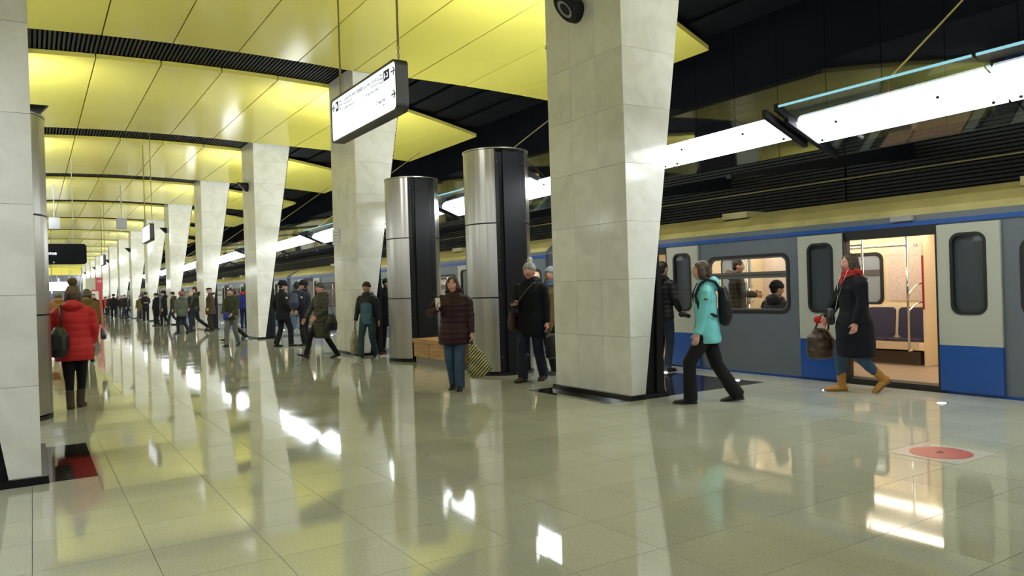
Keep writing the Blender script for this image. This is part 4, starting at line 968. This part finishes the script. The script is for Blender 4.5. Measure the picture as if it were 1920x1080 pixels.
# --- woman in turquoise
pos, hd = put_px(1330, 755, -97)
TURQ = puffer('turquoise_shell', (.17, .56, .60), .55)
person('turq', 'woman in a turquoise ski jacket and black trousers walking left with a black backpack', pos, hd, 1.70, 0, 'fair', 1.0, feet=((.24, -.08, 0, -.05), (-.30, .09, .0, .12)), hands=((-.19, .15, .80), (.20, -.02, .84)), head=(0, 4), lean=.03,
       top=dict(c=TURQ, hem=.755, flare=.02, puff=.003, hood=True, collar=.055, wr=.007, zip=pbr('zip_grey', (.12, .30, .33), .5)), legs=dict(c=BLKT, hip=.10, knee=.075, ank=.078, end=.05), shoes=dict(c=LEAB, h=.05), hair=('bob', BR))
Bk = Soup(); Bk.add(tube([(0, -.205, .94), (0, -.215, 1.0), (0, -.21, 1.2), (0, -.19, 1.34)], [(.11, .06), (.14, .078), (.135, .075), (.09, .05)], 18, cap=.5))
bkp = carry('turq', 'backpack', Bk, [BLKN], 'black backpack on the back of the woman in turquoise', 'backpack')
for sd in (-1, 1): m = MB(); m.tube([(sd*.10, -.17, 1.30), (sd*.13, -.09, 1.425), (sd*.135, .0, 1.458), (sd*.132, .085, 1.40), (sd*.145, .142, 1.27), (sd*.16, .10, 1.12), (sd*.15, -.10, 1.02)], .017, 8); carry_part('turq', 'strap', m, BLKN, bkp)
m = MB(); m.tube([(-.09, .128, 1.31), (-.10, .135, 1.18)], .007, 6); carry_part('turq', 'pocket_zip', m, pbr('zip_purple', (.20, .08, .14), .5), PERSONS['turq']['jacket'])
m = MB(); e0 = PERSONS['turq']; c = e0['sh'][0]*.55+e0['el'][0]*.45; m.box(c[0]-.072, c[0]-.05, c[1]-.022, c[1]+.022, c[2]-.012, c[2]+.012); carry_part('turq', 'sleeve_patch', m, pbr('patch_gold', (.20, .14, .03), .5), PERSONS['turq']['jacket'])

# --- woman with mustard boots
pos, hd = put_px(1606, 735, -112)
person('boots', 'woman in a long black coat, red scarf and mustard ankle boots leaving the train', pos, hd, 1.70, 0, 'rosy', 1.28, feet=((-.22, -.08, .02, .65), (.17, .10, .0, -.02)), hands=((-.25, .08, .88), (.22, .26, .92)), head=(8, 3), lean=.02,
       top=dict(c=BLK, name='coat', hem=.46, flare=.05, puff=.003, collar=0, wr=.006, sleeve=1.15), legs=dict(c=DENB, hip=.11, knee=.082, ank=.048, end=.20), shoes=dict(c=SUEDE, h=.15, heel=.06, sole=pbr('sole_tan', (.16, .09, .03), .6), bulk=1.15), hair=('curly', BR), scarf=cloth('red_knit', (.42, .022, .018), .9, .5, 120))
I = PERSONS['boots']
m = MB()
for sd in (-1, 1):
    v, f = tube([I['HX']((sd*.034+.023*math.cos(t), .100-.004*abs(math.cos(t)), .012+.018*math.sin(t))) for t in np.linspace(0, 2*math.pi, 15)[:-1]], [(.0022, .0022)]*14, 6, close=True); m.add(v, f)
    m.tube([I['HX']((sd*.057, .095, .015)), I['HX']((sd*.082, .0, .012))], .002, 6)
m.tube([I['HX']((-.011, .102, .014)), I['HX']((.011, .102, .014))], .002, 6)
gl = carry_part('boots', 'glasses', m, pbr('glasses_pink', (.45, .25, .28), .3), I['ob'])
m = MB()
for sd in (-1, 1): m.tube([I['HX']((sd*.078, .01, -.01)), I['HX']((sd*.072, .06, -.08)), I['up']((sd*.07, .155, 1.36)), I['up']((sd*.02+.03, .175, 1.20))], .003, 6)
m.tube([I['up']((.04, .175, 1.20)), I['up']((.10, .185, 1.05)), I['up']((.15, .20, .95)), I['up']((.13, .21, .90))], .003, 6); carry_part('boots', 'earphone_cable', m, WHITEC, I['ob'])
Bk = Soup(); Bk.add(tube([(.34, .30, .42), (.34, .30, .50), (.34, .30, .66), (.34, .29, .76)], [(.10, .17), (.115, .19), (.105, .17), (.06, .11)], 18, cap=.3))
tb = carry('boots', 'tote_bag', Bk, [LEABR], 'soft brown leather bag carried by the woman with mustard boots', 'bag', fin=lambda co, no: dict(co=co+no*(.010*wr_noise(co, 4, 11.))[:, None]))
m = MB(); m.tube([(.34, .20, .74), (.30, .20, .92), (.25, .22, 1.0), (.30, .30, .95), (.34, .38, .74)], .012, 8); carry_part('boots', 'handle', m, LEABR, tb)
Bk = Soup(); Bk.add(tube([(.14, .235, .86), (.14, .24, .92), (.14, .235, 1.03)], [(.10, .035), (.105, .045), (.09, .03)], 14, cap=.4))
cb_ = carry('boots', 'shoulder_bag', Bk, [LEAB], 'small black shoulder bag worn across the black coat', 'bag')
m = MB(); m.tube([(.20, .22, 1.02), (.10, .20, 1.15), (-.03, .195, 1.28), (-.12, .13, 1.43), (-.13, .0, 1.475), (-.08, -.14, 1.40)], .010, 6); carry_part('boots', 'strap', m, LEAB, cb_)
Bk = Soup(); Bk.add(ellipsoid((.24, .36, .90), (.040, .055, .050), 14, 10)); carry('boots', 'mitten', Bk, [cloth('red_knit', (.42, .022, .018))], 'red knitted mitten held in front of the black coat', 'mitten')

# --- man in bobble hat
pos, hd = put_px(1000, 714, -152)
def knit_mat():
    m, n, out = nt('knit_hat'); b = N(n, 'ShaderNodeBsdfPrincipled'); link(n, b.outputs[0], out.inputs[0]); b.inputs['Roughness'].default_value = .9
    tc = N(n, 'ShaderNodeTexCoord').outputs['Object']; v = N(n, 'ShaderNodeTexChecker'); v.inputs['Scale'].default_value = 75; v.inputs[1].default_value = (.52, .52, .48, 1); v.inputs[2].default_value = (.10, .11, .12, 1); link(n, tc, v.inputs[0]); link(n, v.outputs[0], b.inputs['Base Color']); return m
person('hatman', 'man in a black coat and white bobble hat looking up from his phone', pos, hd, 1.77, 0, 'rosy', 1.18, feet=((-.14, -.09, .0, .1), (.16, .09, 0, -.05)), hands=((-.27, .02, .82), (.10, .34, 1.13)), head=(10, 5),
       fingers=[None, ((-.7, .7, .15), .75, (0, .1, 1))], top=dict(c=BLK, name='coat', hem=.66, flare=.02, puff=.004, collar=.05, hood=True, wr=.006), legs=dict(c=DEND, hip=.105, knee=.078, ank=.075, end=.05), shoes=dict(c=LEABR, h=.05, bulk=1.1), hair=('short', BR), hat=('pom', knit_mat(), pbr('pompom_white', (.55, .55, .52), .9), .045))
ph_me = lambda: None
def phone(key, q, label, off=(0, 0, 0), tilt=.5):
    I = PERSONS[key]; w = I['wr'][q]; d = nrm(w-I['el'][q]); c = w+np.array(off); m = MB(); m.box(-.036, .036, -.07, .07, -.004, .004)
    v0 = list(m.v); 
    def X(p): x, y, z = p; y, z = y*math.cos(tilt)-z*math.sin(tilt), y*math.sin(tilt)+z*math.cos(tilt); return (c[0]+x, c[1]+y, c[2]+z)
    m.v = [I['SC'](X(p)) for p in v0]; o = m.build('phone', CAMB); o.location = I['ob'].location; o.rotation_euler = I['ob'].rotation_euler
    m2 = MB(); m2.box(-.032, .032, -.064, .064, .0042, .0052); m2.v = [I['SC'](X(p)) for p in m2.v]; m2.build('screen', BLACKG, o); tag(o, label, 'phone')
phone('hatman', 1, 'black phone in the hand of the man in the bobble hat', (-.06, .08, .035), .4)
Bk = Soup(); Bk.add(tube([(.235, .13, .78), (.24, .135, .86), (.23, .125, 1.0)], [(.05, .12), (.055, .125), (.04, .10)], 16, cap=.35)); sb = carry('hatman', 'messenger_bag', Bk, [LEABR], 'brown messenger bag hanging at the hip of the man in the bobble hat', 'bag')
m = MB(); m.tube([(.25, .14, .98), (.16, .165, 1.12), (.02, .165, 1.28), (-.10, .11, 1.42), (-.12, -.02, 1.45), (0, -.15, 1.36)], .012, 6); carry_part('hatman', 'strap', m, LEABR, sb)
Bk = Soup(); Bk.add(tube([(-.31, -.02, .36), (-.31, -.02, .46), (-.30, .0, .66)], [(.06, .17), (.065, .18), (.04, .15)], 14, cap=.3)); bb = carry('hatman', 'carrier_bag', Bk, [BLKN], 'black bag carried low by the man in the bobble hat', 'bag')
m = MB(); m.tube([(-.30, -.10, .64), (-.28, .02, .76), (-.30, .10, .64)], .008, 6); carry_part('hatman', 'handle', m, BLKN, bb)

# --- woman in maroon
pos, hd = put_px(856, 731, -166)
person('maroon', 'woman in a maroon puffer coat and jeans holding a phone to her chest', pos, hd, 1.58, 0, 'rosy', 1.25, feet=((.06, -.07, 0, 0), (-.10, .07, 0, .15)), hands=((-.30, .10, .72), (.20, .22, 1.24, (1, -.3, -.9))), head=(-6, 0),
       fingers=[None, ((-.2, .3, 1), .7, (-1, .3, 0))], top=dict(c=puffer('maroon_puffer', (.026, .006, .009), .55), name='puffer_coat', hem=.70, flare=.03, puff=.012, pitch=.085, hood=True, collar=.04, fur=cloth('dark_fur', (.04, .022, .02)), zip=BLKN), legs=dict(c=DEN, hip=.105, knee=.08, ank=.072, end=.05), shoes=dict(c=LEAB, h=.05, bulk=1.05), hair=('wavybob', BR))
def pat_mat():
    m, n, out = nt('bag_pattern'); b = N(n, 'ShaderNodeBsdfPrincipled'); link(n, b.outputs[0], out.inputs[0]); b.inputs['Roughness'].default_value = .4
    tc = N(n, 'ShaderNodeTexCoord').outputs['Object']; mp = N(n, 'ShaderNodeMapping'); mp.inputs['Rotation'].default_value = (.5, .7, .3); link(n, tc, mp.inputs[0])
    w = N(n, 'ShaderNodeTexWave'); w.inputs['Scale'].default_value = 9; w.inputs['Distortion'].default_value = .6; link(n, mp.outputs[0], w.inputs['Vector'])
    w2 = N(n, 'ShaderNodeTexNoise'); w2.inputs['Scale'].default_value = 45; link(n, mp.outputs[0], w2.inputs['Vector'])
    r = N(n, 'ShaderNodeValToRGB'); e = r.color_ramp.elements; e[0].position = .42; e[0].color = (.012, .012, .012, 1); e[1].position = .58; e[1].color = (.42, .42, .36, 1); x = e.new(.8); x.color = (.42, .36, .03, 1)
    mu = N(n, 'ShaderNodeMath', operation='MULTIPLY'); link(n, w.outputs[0], mu.inputs[0]); ad = N(n, 'ShaderNodeMath', operation='ADD'); ad.inputs[1].default_value = .45; link(n, w2.outputs[0], ad.inputs[0]); link(n, ad.outputs[0], mu.inputs[1]); link(n, mu.outputs[0], r.inputs[0]); link(n, r.outputs[0], b.inputs['Base Color']); return m
Bk = Soup(); Bk.add(tube([(-.42, .10, .26), (-.39, .10, .34), (-.34, .10, .52), (-.29, .10, .68)], [(.17, .09), (.185, .105), (.13, .09), (.055, .05)], 18, cap=.35))
pb = carry('maroon', 'shopping_bag', Bk, [pat_mat()], 'black and yellow patterned shopping bag in the hand of the woman in maroon', 'bag', fin=lambda co, no: dict(co=co+no*(.012*wr_noise(co, 6, 12.))[:, None]))
m = MB(); m.tube([(-.29, .06, .66), (-.285, .10, .78), (-.29, .14, .66)], .010, 6); carry_part('maroon', 'handle', m, BLKN, pb)
phone('maroon', 1, 'pale phone held up by the woman in maroon', (-.02, .05, .11), 1.4)
bpy.data.objects['phone.001'].data.materials[0] = WHITE_P

# --- man in the blue and black jacket
pos, hd = put_px(692, 671, -158)
BLUEP = puffer('steel_blue_puffer', (.045, .105, .17), .55); 
person('bluej', 'man in a black and steel blue jacket and dark beanie carrying a beige bag', pos, hd, 1.64, 0, 'tan', 1.0, feet=((-.16, -.09, 0, .25), (.24, .09, .0, -.30)), hands=((-.25, -.04, .84), (.27, .10, .80)), top=dict(c=puffer('black_puffer', (.014, .015, .018)), hem=.80, puff=.008, hood=True, collar=.05), legs=dict(c=cloth('denim_teal', (.030, .055, .075), .85, .3, 300, .2, 10), ank=.065, end=.06), shoes=dict(c=BLKN, h=.03, sole=WHITE_P), hair=('short', BRD), hat=('beanie', cloth('beanie_black', (.02, .017, .017))))
m = Soup(); m.add(tube([(0, .05, .80), (0, .05, 1.0), (0, .05, 1.2), (0, .05, 1.27)], [(.150, .105), (.142, .098), (.150, .103), (.135, .092)], 20, cap=.1)); I = PERSONS['bluej']; m.v = [I['SC']((p[0], p[1], p[2]+I['dz'])) for p in m.v]
remeshed('blue_front_panel', m, .011, [BLUEP], I['jacket'], lambda co, no: dict(co=co+no*(.004*(np.abs(np.sin(np.pi*co[:, 2]/.095))-.6))[:, None]), 2)
Bk = Soup(); Bk.add(tube([(.29, .12, .13), (.29, .12, .25), (.285, .11, .47), (.275, .10, .63)], [(.08, .13), (.085, .15), (.07, .13), (.03, .06)], 16, cap=.3))
o = carry('bluej', 'plastic_bag', Bk, [pbr('bag_beige', (.33, .31, .22), .35, coord='obj', var=.2, vscale=12)], 'beige plastic bag in the hand of the man in blue', 'bag', fin=lambda co, no: dict(co=co+no*(.012*wr_noise(co, 9, 14.))[:, None]))
m = MB(); m.tube([(.275, .06, .61), (.27, .10, .76), (.275, .14, .61)], .008, 6); carry_part('bluej', 'handle', m, BLKN, o)

# --- woman in the olive coat
pos, hd = put_px(605, 672, -118)
OLV = puffer('olive_puffer', (.040, .038, .022), .5)
person('olive', 'woman in a long olive puffer coat and knitted hat striding left', pos, hd, 1.67, 0, 'rosy', 1.08, feet=((-.28, -.08, .0, .2), (.34, .09, .03, -.40)), hands=((-.20, .24, .98), (.29, .30, .86)), head=(25, 0), top=dict(c=OLV, name='puffer_coat', hem=.50, flare=.03, puff=.012, pitch=.08, hood=True, collar=.05), legs=dict(c=BLKT, knee=.066, ank=.055), shoes=dict(c=LEAB, h=.10), hair=('short', BR), hat=('beanie', cloth('hat_greygreen', (.075, .078, .055))))
Bk = Soup(); Bk.add(tube([(-.30, -.06, .66), (-.31, -.08, .80), (-.27, -.10, .98)], [(.05, .16), (.055, .15), (.03, .09)], 14, cap=.3)); o = carry('olive', 'handbag', Bk, [LEAB], 'dark handbag at the side of the woman in the olive coat', 'bag')
m = MB(); m.tube([(-.27, -.16, .96), (-.20, -.06, 1.40), (-.26, -.02, .96)], .008, 6); carry_part('olive', 'strap', m, LEAB, o)

# --- policemen and man between them
UNI = cloth('police_black', (.011, .011, .014)); FURB = cloth('fur_black', (.010, .010, .013))
pos, hd = put_px(532, 650, 62)
person('pol1', 'policeman in black uniform and fur hat facing right', pos, hd, 1.76, 1, 'fair', 1.15, feet=((-.12, -.13, 0, 0), (.16, .14, 0, 0)), hands=((-.26, -.02, .92), (.22, .12, .96)), top=dict(c=UNI, hem=.72, flare=.02, puff=.004, collar=.06), legs=dict(c=UNI, ank=.07), shoes=dict(c=LEAB, h=.12), hair=('short', BRD), hat=('ushanka', FURB), head=(-10, -8))
pos, hd = put_px(574, 648, -70)
person('pol2', 'policeman in dark blue uniform and fur hat facing left', pos, hd, 1.74, 1, 'fair', 1.15, feet=STAND, hands=((-.24, .12, .95), (.22, .18, 1.0)), top=dict(c=cloth('police_navy', (.012, .013, .024)), hem=.80, puff=.004, collar=.06), legs=dict(c=UNI, ank=.07), shoes=dict(c=LEAB, h=.12), hair=('short', BRD), hat=('ushanka', FURB), head=(5, 0))
for kk in ('pol1', 'pol2'):
    I = PERSONS[kk]
    for sd in (0, 1):
        m = MB(); a = I['sh'][sd]; m.box(a[0]-.03, a[0]+.03, a[1]-.02, a[1]+.02, a[2]+.062, a[2]+.072); carry_part(kk, 'shoulder_mark', m, pbr('badge_silver', (.4, .4, .42), .3), I['jacket'])
        m = MB(); c = I['sh'][sd]*.6+I['el'][sd]*.4; s_ = -1 if sd == 0 else 1; m.sph((c[0]+s_*.062, c[1], c[2]), (.012, .03, .035), 10); carry_part(kk, 'sleeve_badge', m, pbr('badge_silver', (.4, .4, .42), .3), I['jacket'])
pos, hd = put_px(560, 640, 25)
person('bkman', 'man in a black jacket and blue jeans standing between the policemen', pos, hd, 1.78, 1, 'fair', 1.05, feet=((-.22, -.12, 0, .2), (.12, .12, 0, 0)), top=dict(c=puffer('navy_jacket', (.016, .022, .035)), hem=.84, puff=.005, hood=True), legs=dict(c=cloth('denim_light', (.085, .12, .19), .85, .3, 200, .2, 10)), shoes=dict(c=BLKN), hair=('short', BRD), hat=('beanie', cloth('beanie_navy', (.014, .018, .032))))
Bk = Soup(); Bk.add(tube([(0, -.20, 1.0), (0, -.23, 1.12), (0, -.2, 1.36)], [(.13, .07), (.15, .09), (.11, .06)], 14, cap=.4)); carry('bkman', 'backpack', Bk, [puffer('backpack_navy', (.03, .04, .07))], 'dark backpack on the man between the policemen', 'backpack', .014)

# --- boy in green and those around him
pos, hd = put_px(436, 650, -155)
person('green', 'young man in a green jacket and grey jeans holding a blue bundle', pos, hd, 1.64, 1, 'tan', .98, feet=((-.20, -.08, 0, .3), (.20, .08, 0, -.1)), hands=((-.14, .26, .98), (.14, .26, .98)), top=dict(c=cloth('green_jacket', (.030, .034, .016)), hem=.80, puff=.006, hood=True), legs=dict(c=DENG, ank=.058), shoes=dict(c=BLKN), hair=('short', BRD))
Bk = Soup(); Bk.add(ellipsoid((0, .33, .92), (.10, .06, .11), 12, 8)); Bk.add(ellipsoid((.04, .31, .84), (.06, .05, .07), 10, 8)); carry('green', 'cloth_bundle', Bk, [cloth('bundle_blue', (.02, .04, .22))], 'blue cloth bundle held by the young man in green', 'bundle', .014)
pos, hd = put_px(441, 639, -80)
person('blkstride', 'person in black striding behind the young man in green', pos, hd, 1.66, 1, 'fair', 1., feet=WALK, top=dict(c=BLKN, hem=.78, puff=.005, hood=True), legs=dict(c=BLKT), shoes=dict(c=LEAB), hair=('short', BRD))
pos, hd = (8.0, 35.2), view_angle(454)+math.radians(20)
person('worker', 'worker in a blue and red jacket behind the third pillar', pos, hd, 1.76, 1, 'fair', 1.1, feet=STAND, top=dict(c=cloth('work_blue', (.02, .03, .16)), hem=.78, puff=.005), legs=dict(c=cloth('work_navy', (.015, .02, .05))), shoes=dict(c=LEAB), hair=('short', BRD), hat=('beanie', cloth('beanie_green', (.02, .06, .03))), scarf=cloth('red_yoke', (.40, .015, .02)))
pos, hd = put_px(396, 621, -97)
person('tan', 'older man in a brown winter coat and flat cap standing', pos, hd, 1.76, 1, 'rosy', 1.2, feet=STAND, hands=((-.22, .10, .92), (.22, .1, .9)), top=dict(c=cloth('brown_coat', (.060, .045, .022)), name='coat', hem=.66, flare=.03, puff=.008, collar=.05, fur=cloth('fur_brown', (.05, .035, .02))), legs=dict(c=cloth('brown_trousers', (.030, .020, .014)), ank=.085, knee=.09), shoes=dict(c=LEAB), hair=('short', GRH), hat=('cap', cloth('cap_dark', (.02, .018, .016))))
pos, hd = put_px(368, 622, -95)
person('darkw', 'man in a dark hooded jacket and navy jeans walking left, hands together', pos, hd, 1.84, 1, 'fair', 1.05, feet=((.22, -.08, 0, 0), (-.34, .08, .05, .7)), hands=((-.13, .22, .92), (.13, .22, .92)), top=dict(c=puffer('dark_jacket', (.018, .019, .015)), hem=.78, puff=.008, hood=True, fur=cloth('fur_brown', (.05, .035, .02))), legs=dict(c=DEND), shoes=dict(c=LEAB), hair=('short', BRD))
pos, hd = put_px(342, 626, -35)
person('greyp', 'person in a grey green puffer jacket and pink hat walking away', pos, hd, 1.66, 1, 'fair', 1.15, feet=((.16, -.08, 0, 0), (-.22, .08, .01, .5)), top=dict(c=puffer('greygreen_puffer', (.065, .075, .055)), hem=.72, puff=.012, hood=True), legs=dict(c=cloth('navy_trousers', (.012, .013, .022))), shoes=dict(c=LEAB), hair=('short', BR), hat=('beanie', cloth('hat_pink', (.30, .07, .07))))

# --- smaller figures farther off: pixel, turn, height, coat, hem, legs, headgear, hair, feet, label
FAR = [
 (360, 613, -150, 1.66, (.012, .013, .018), .70, DEND, None, BLO, STAND, 'person in black with pale hair behind the man in the dark hooded jacket'),
 (326, 611, -95, 1.74, (.030, .030, .018), .78, DEND, ('beanie', (.02, .02, .02)), BRD, WALK, 'man in a dark olive jacket and dark cap half hidden by the pink hat'),
 (309, 611, -85, 1.76, (.010, .010, .012), .50, BLKT, ('ushanka', (.010, .010, .011)), BRD, STEP, 'man in a long black coat and black fur hat'),
 (294, 611, -60, 1.66, (.010, .010, .012), .50, BLKT, ('beanie', (.01, .01, .01)), BLO, STEPR, 'blond woman in a long black coat beside the fur-hatted man'),
 (264, 601, -160, 1.66, (.13, .11, .035), .74, DENG, None, BR, WALKR, 'person in a khaki jacket and grey trousers far down the hall'),
 (274, 603, 175, 1.76, (.011, .011, .014), .70, BLKT, ('ushanka', (.012, .01, .01)), BRD, STAND, 'far policeman in black with folded arms next to the khaki jacket'),
 (235, 598, -120, 1.76, (.013, .013, .018), .80, DEND, None, BRD, WALK, 'man in a black jacket and blue jeans walking, far down the hall'),
 (229, 596, -170, 1.70, (.030, .028, .016), .76, DENG, None, BR, STAND, 'person in dark olive close behind the man in black jacket'),
 (214, 597, -175, 1.78, (.012, .012, .013), .62, BLKT, ('ushanka', (.01, .01, .01)), BRD, STAND, 'person in a long dark coat at the left of the far group'),
 (206, 593, 150, 1.72, (.018, .02, .02), .76, BLKT, None, BRD, STEP, 'dark jacketed person in the middle of the far group'),
 (200, 592, 120, 1.70, (.35, .03, .02), .78, BLKT, None, BRD, STEPR, 'far person in a red jacket'),
 (245, 596, -100, 1.72, (.02, .02, .025), .78, DEND, None, BRD, WALKR, 'person in a dark jacket walking past the sixth pillar'),
 (197, 590, -160, 1.68, (.03, .025, .02), .72, BLKT, ('beanie', (.03, .03, .03)), BRD, STAND, 'farthest person at the edge of the far group')]
for q, (px, py, ph, H, c, hem, lgm, ht, hm, ft, lb) in enumerate(FAR):
    pos, hd = put_px(px, py, ph); cn = 'far_coat_%d' % q
    hnd = ((-.10, .22, 1.12), (.10, .22, 1.12)) if 'folded' in lb else None
    person('far%d' % q, lb, pos, hd, H, 2, 'fair', 1.08, feet=ft, hands=hnd, top=dict(c=cloth(cn, c), name='coat' if hem < .7 else 'jacket', hem=hem, puff=.006, hood=True), legs=dict(c=lgm), shoes=dict(c=LEAB), hair=('bob' if hm is BLO else 'short', hm), hat=(ht[0], cloth(cn+'_hat', ht[1])) if ht else None)

# --- left: woman in red, people ahead of her
pos, hd = put_px(143, 765, 6)
RED = puffer('red_puffer', (.46, .018, .020), .55)
person('red', 'woman in a red puffer coat and bobble hat seen from behind', pos, hd, 1.60, 0, 'fair', 1.2, feet=((-.06, -.06, 0, 0), (.10, .05, 0, 0)), hands=((-.24, .14, .92), (.235, .14, .92)), top=dict(c=RED, name='puffer_coat', hem=.68, flare=.03, puff=.014, pitch=.10, hood=True, collar=.05), legs=dict(c=cloth('leggings_black', (.008, .008, .009)), hip=.105, knee=.072, ank=.040, end=.18), shoes=dict(c=cloth('boot_brown', (.065, .042, .030), .8), h=.17, bulk=1.25), hair=('long', BR), hat=('pom', cloth('hat_khaki', (.13, .095, .055), .9, .6, 140), pbr('pompom_brown', (.10, .065, .02), .95), .062))
Bk = Soup(); Bk.add(tube([(-.17, -.20, .78), (-.17, -.225, .86), (-.16, -.22, 1.05), (-.15, -.20, 1.14)], [(.11, .07), (.135, .09), (.125, .085), (.08, .05)], 16, cap=.45)); o = carry('red', 'backpack', Bk, [LEAB], 'black leather backpack slung over the shoulder of the red coat', 'backpack')
m = MB(); m.tube([(-.14, -.19, 1.12), (-.135, -.165, 1.30), (-.15, -.06, 1.46), (-.16, .08, 1.40), (-.2, .14, 1.1)], .014, 8); carry_part('red', 'strap', m, LEAB, o)
pos, hd = put_px(166, 677, 8)
person('mustard', 'person in a mustard brown coat walking ahead of the woman in red', pos, hd, 1.68, 1, 'fair', 1.1, feet=STEP, top=dict(c=cloth('mustard_coat', (.13, .085, .02)), name='coat', hem=.66, puff=.008, hood=True), legs=dict(c=BLKT), shoes=dict(c=LEAB), hair=('bob', BR))
Bk = Soup(); Bk.add(tube([(.33, .06, .52), (.33, .06, .60), (.31, .06, .76)], [(.06, .14), (.065, .14), (.03, .08)], 12, cap=.3)); carry('mustard', 'handbag', Bk, [LEAB], 'black handbag of the person in the mustard coat', 'bag', .014)
pos, hd = put_px(177, 613, -172)
person('blackhair', 'dark haired man in a black jacket coming towards the camera at the left', pos, hd, 1.78, 1, 'fair', 1.05, feet=WALKR, top=dict(c=BLKN, hem=.80, puff=.005, hood=True), legs=dict(c=DEND), shoes=dict(c=LEAB), hair=('short', BRD))
pos, hd = put_px(112, 645, 0)
person('greyhat', 'person in an ochre coat and grey hat half hidden by the woman in red', pos, hd, 1.72, 1, 'fair', 1.1, feet=STEPR, top=dict(c=cloth('ochre_coat', (.22, .11, .03)), name='coat', hem=.6, puff=.008, hood=True), legs=dict(c=BLKT), shoes=dict(c=LEAB), hair=('bob', BR), hat=('beanie', cloth('hat_grey', (.16, .15, .11))))
# --- half hidden people near the pillars and cylinders
pos, hd = put_px(1040, 700, -150)
person('blond', 'blond person in a pale blue hat and tan coat peeping out behind the largest pillar', pos, hd, 1.72, 1, 'rosy', 1.05, feet=STEP, top=dict(c=cloth('tan_coat', (.17, .125, .055)), name='coat', hem=.62, puff=.006, collar=.05), legs=dict(c=BLKT, ank=.08), shoes=dict(c=LEAB), hair=('long', BLO), hat=('beanie', cloth('hat_paleblue', (.22, .27, .33))), scarf=cloth('scarf_blue', (.09, .13, .22)))
pos, hd = put_px(1246, 696, 35)
person('photog', 'man in a black jacket with a camera and backpack, half hidden by the largest pillar', pos, hd, 1.74, 1, 'fair', 1.05, feet=STAND, hands=((-.25, .05, .82), (.23, .14, .95)), top=dict(c=BLKN, hem=.80, puff=.006, hood=True), legs=dict(c=DEND), shoes=dict(c=LEAB), hair=('short', BRD))
Bk = Soup(); Bk.add(tube([(0, -.19, .95), (0, -.215, 1.1), (0, -.19, 1.36)], [(.11, .06), (.125, .075), (.10, .05)], 14, cap=.4)); carry('photog', 'backpack', Bk, [puffer('backpack_grey', (.17, .17, .18))], 'grey and black backpack of the man with the camera', 'backpack', .014)
Bk = Soup(); Bk.add(tube([(.33, .02, .90), (.33, .10, .90)], [(.06, .045), (.06, .045)], 12, cap=.2)); Bk.add(tube([(.33, .10, .90), (.34, .22, .86)], [(.038, .038), (.036, .036)], 12, cap=.1)); carry('photog', 'camera_body', Bk, [CAMB], 'black camera with a lens at the hip of the half hidden man', 'camera', .008)
pos, hd = (7.06, 16.7), view_angle(722)+math.radians(160)
person('behindcyl', 'person in a dark jacket and olive bag half hidden by the far steel cylinder', pos, hd, 1.70, 1, 'fair', 1.1, feet=STAND, hands=((-.2, .2, 1.15), (.24, .08, .85)), top=dict(c=BLK, name='coat', hem=.60, puff=.006, hood=True), legs=dict(c=BLKT), shoes=dict(c=LEAB), hair=('short', BRD), hat=('beanie', cloth('beanie_black2', (.012, .012, .013))))
# --- passengers inside the nearest car
person('rider', 'bearded man in a fur hooded parka standing inside the nearest car', (10.25, 8.95), math.radians(128), 1.70, 0, 'tan', 1.08, feet=STAND, hands=((-.08, .30, 1.13), (.10, .30, 1.10)), head=(-6, -4), lift=.06, top=dict(c=cloth('parka_olive', (.045, .042, .030)), name='parka', hem=.70, puff=.008, hood=True, fur=cloth('fur_tan', (.13, .085, .05))), legs=dict(c=DEND), shoes=dict(c=LEAB), hair=('short', BRD))
person('sitter', 'seated passenger in a black cap and dark jacket seen through the car window', (9.51, 7.55), math.radians(80), 1.72, 0, 'fair', 1.15, sit=True, feet=((.46, -.10, 0, 0), (.44, .10, 0, 0)), hands=((-.15, .32, 1.00), (.15, .32, 1.00)), head=(-35, -8), lift=.06, top=dict(c=puffer('dark_grey_jacket', (.022, .022, .022)), hem=.88, puff=.006, hood=True), legs=dict(c=BLKT), shoes=dict(c=LEAB), hair=('short', BRD), hat=('beanie', cloth('beanie_black', (.02, .017, .017))))

finish_people()
# lettering becomes plain meshes
_dg = bpy.context.evaluated_depsgraph_get()
for o in FONT_JOBS:
    me = bpy.data.meshes.new_from_object(o.evaluated_get(_dg)); n = bpy.data.objects.new('lettering', me); COL.objects.link(n); n.parent = o.parent; n.location = o.location; n.rotation_euler = o.rotation_euler
    bpy.data.objects.remove(o); n['kind'] = 'stuff'
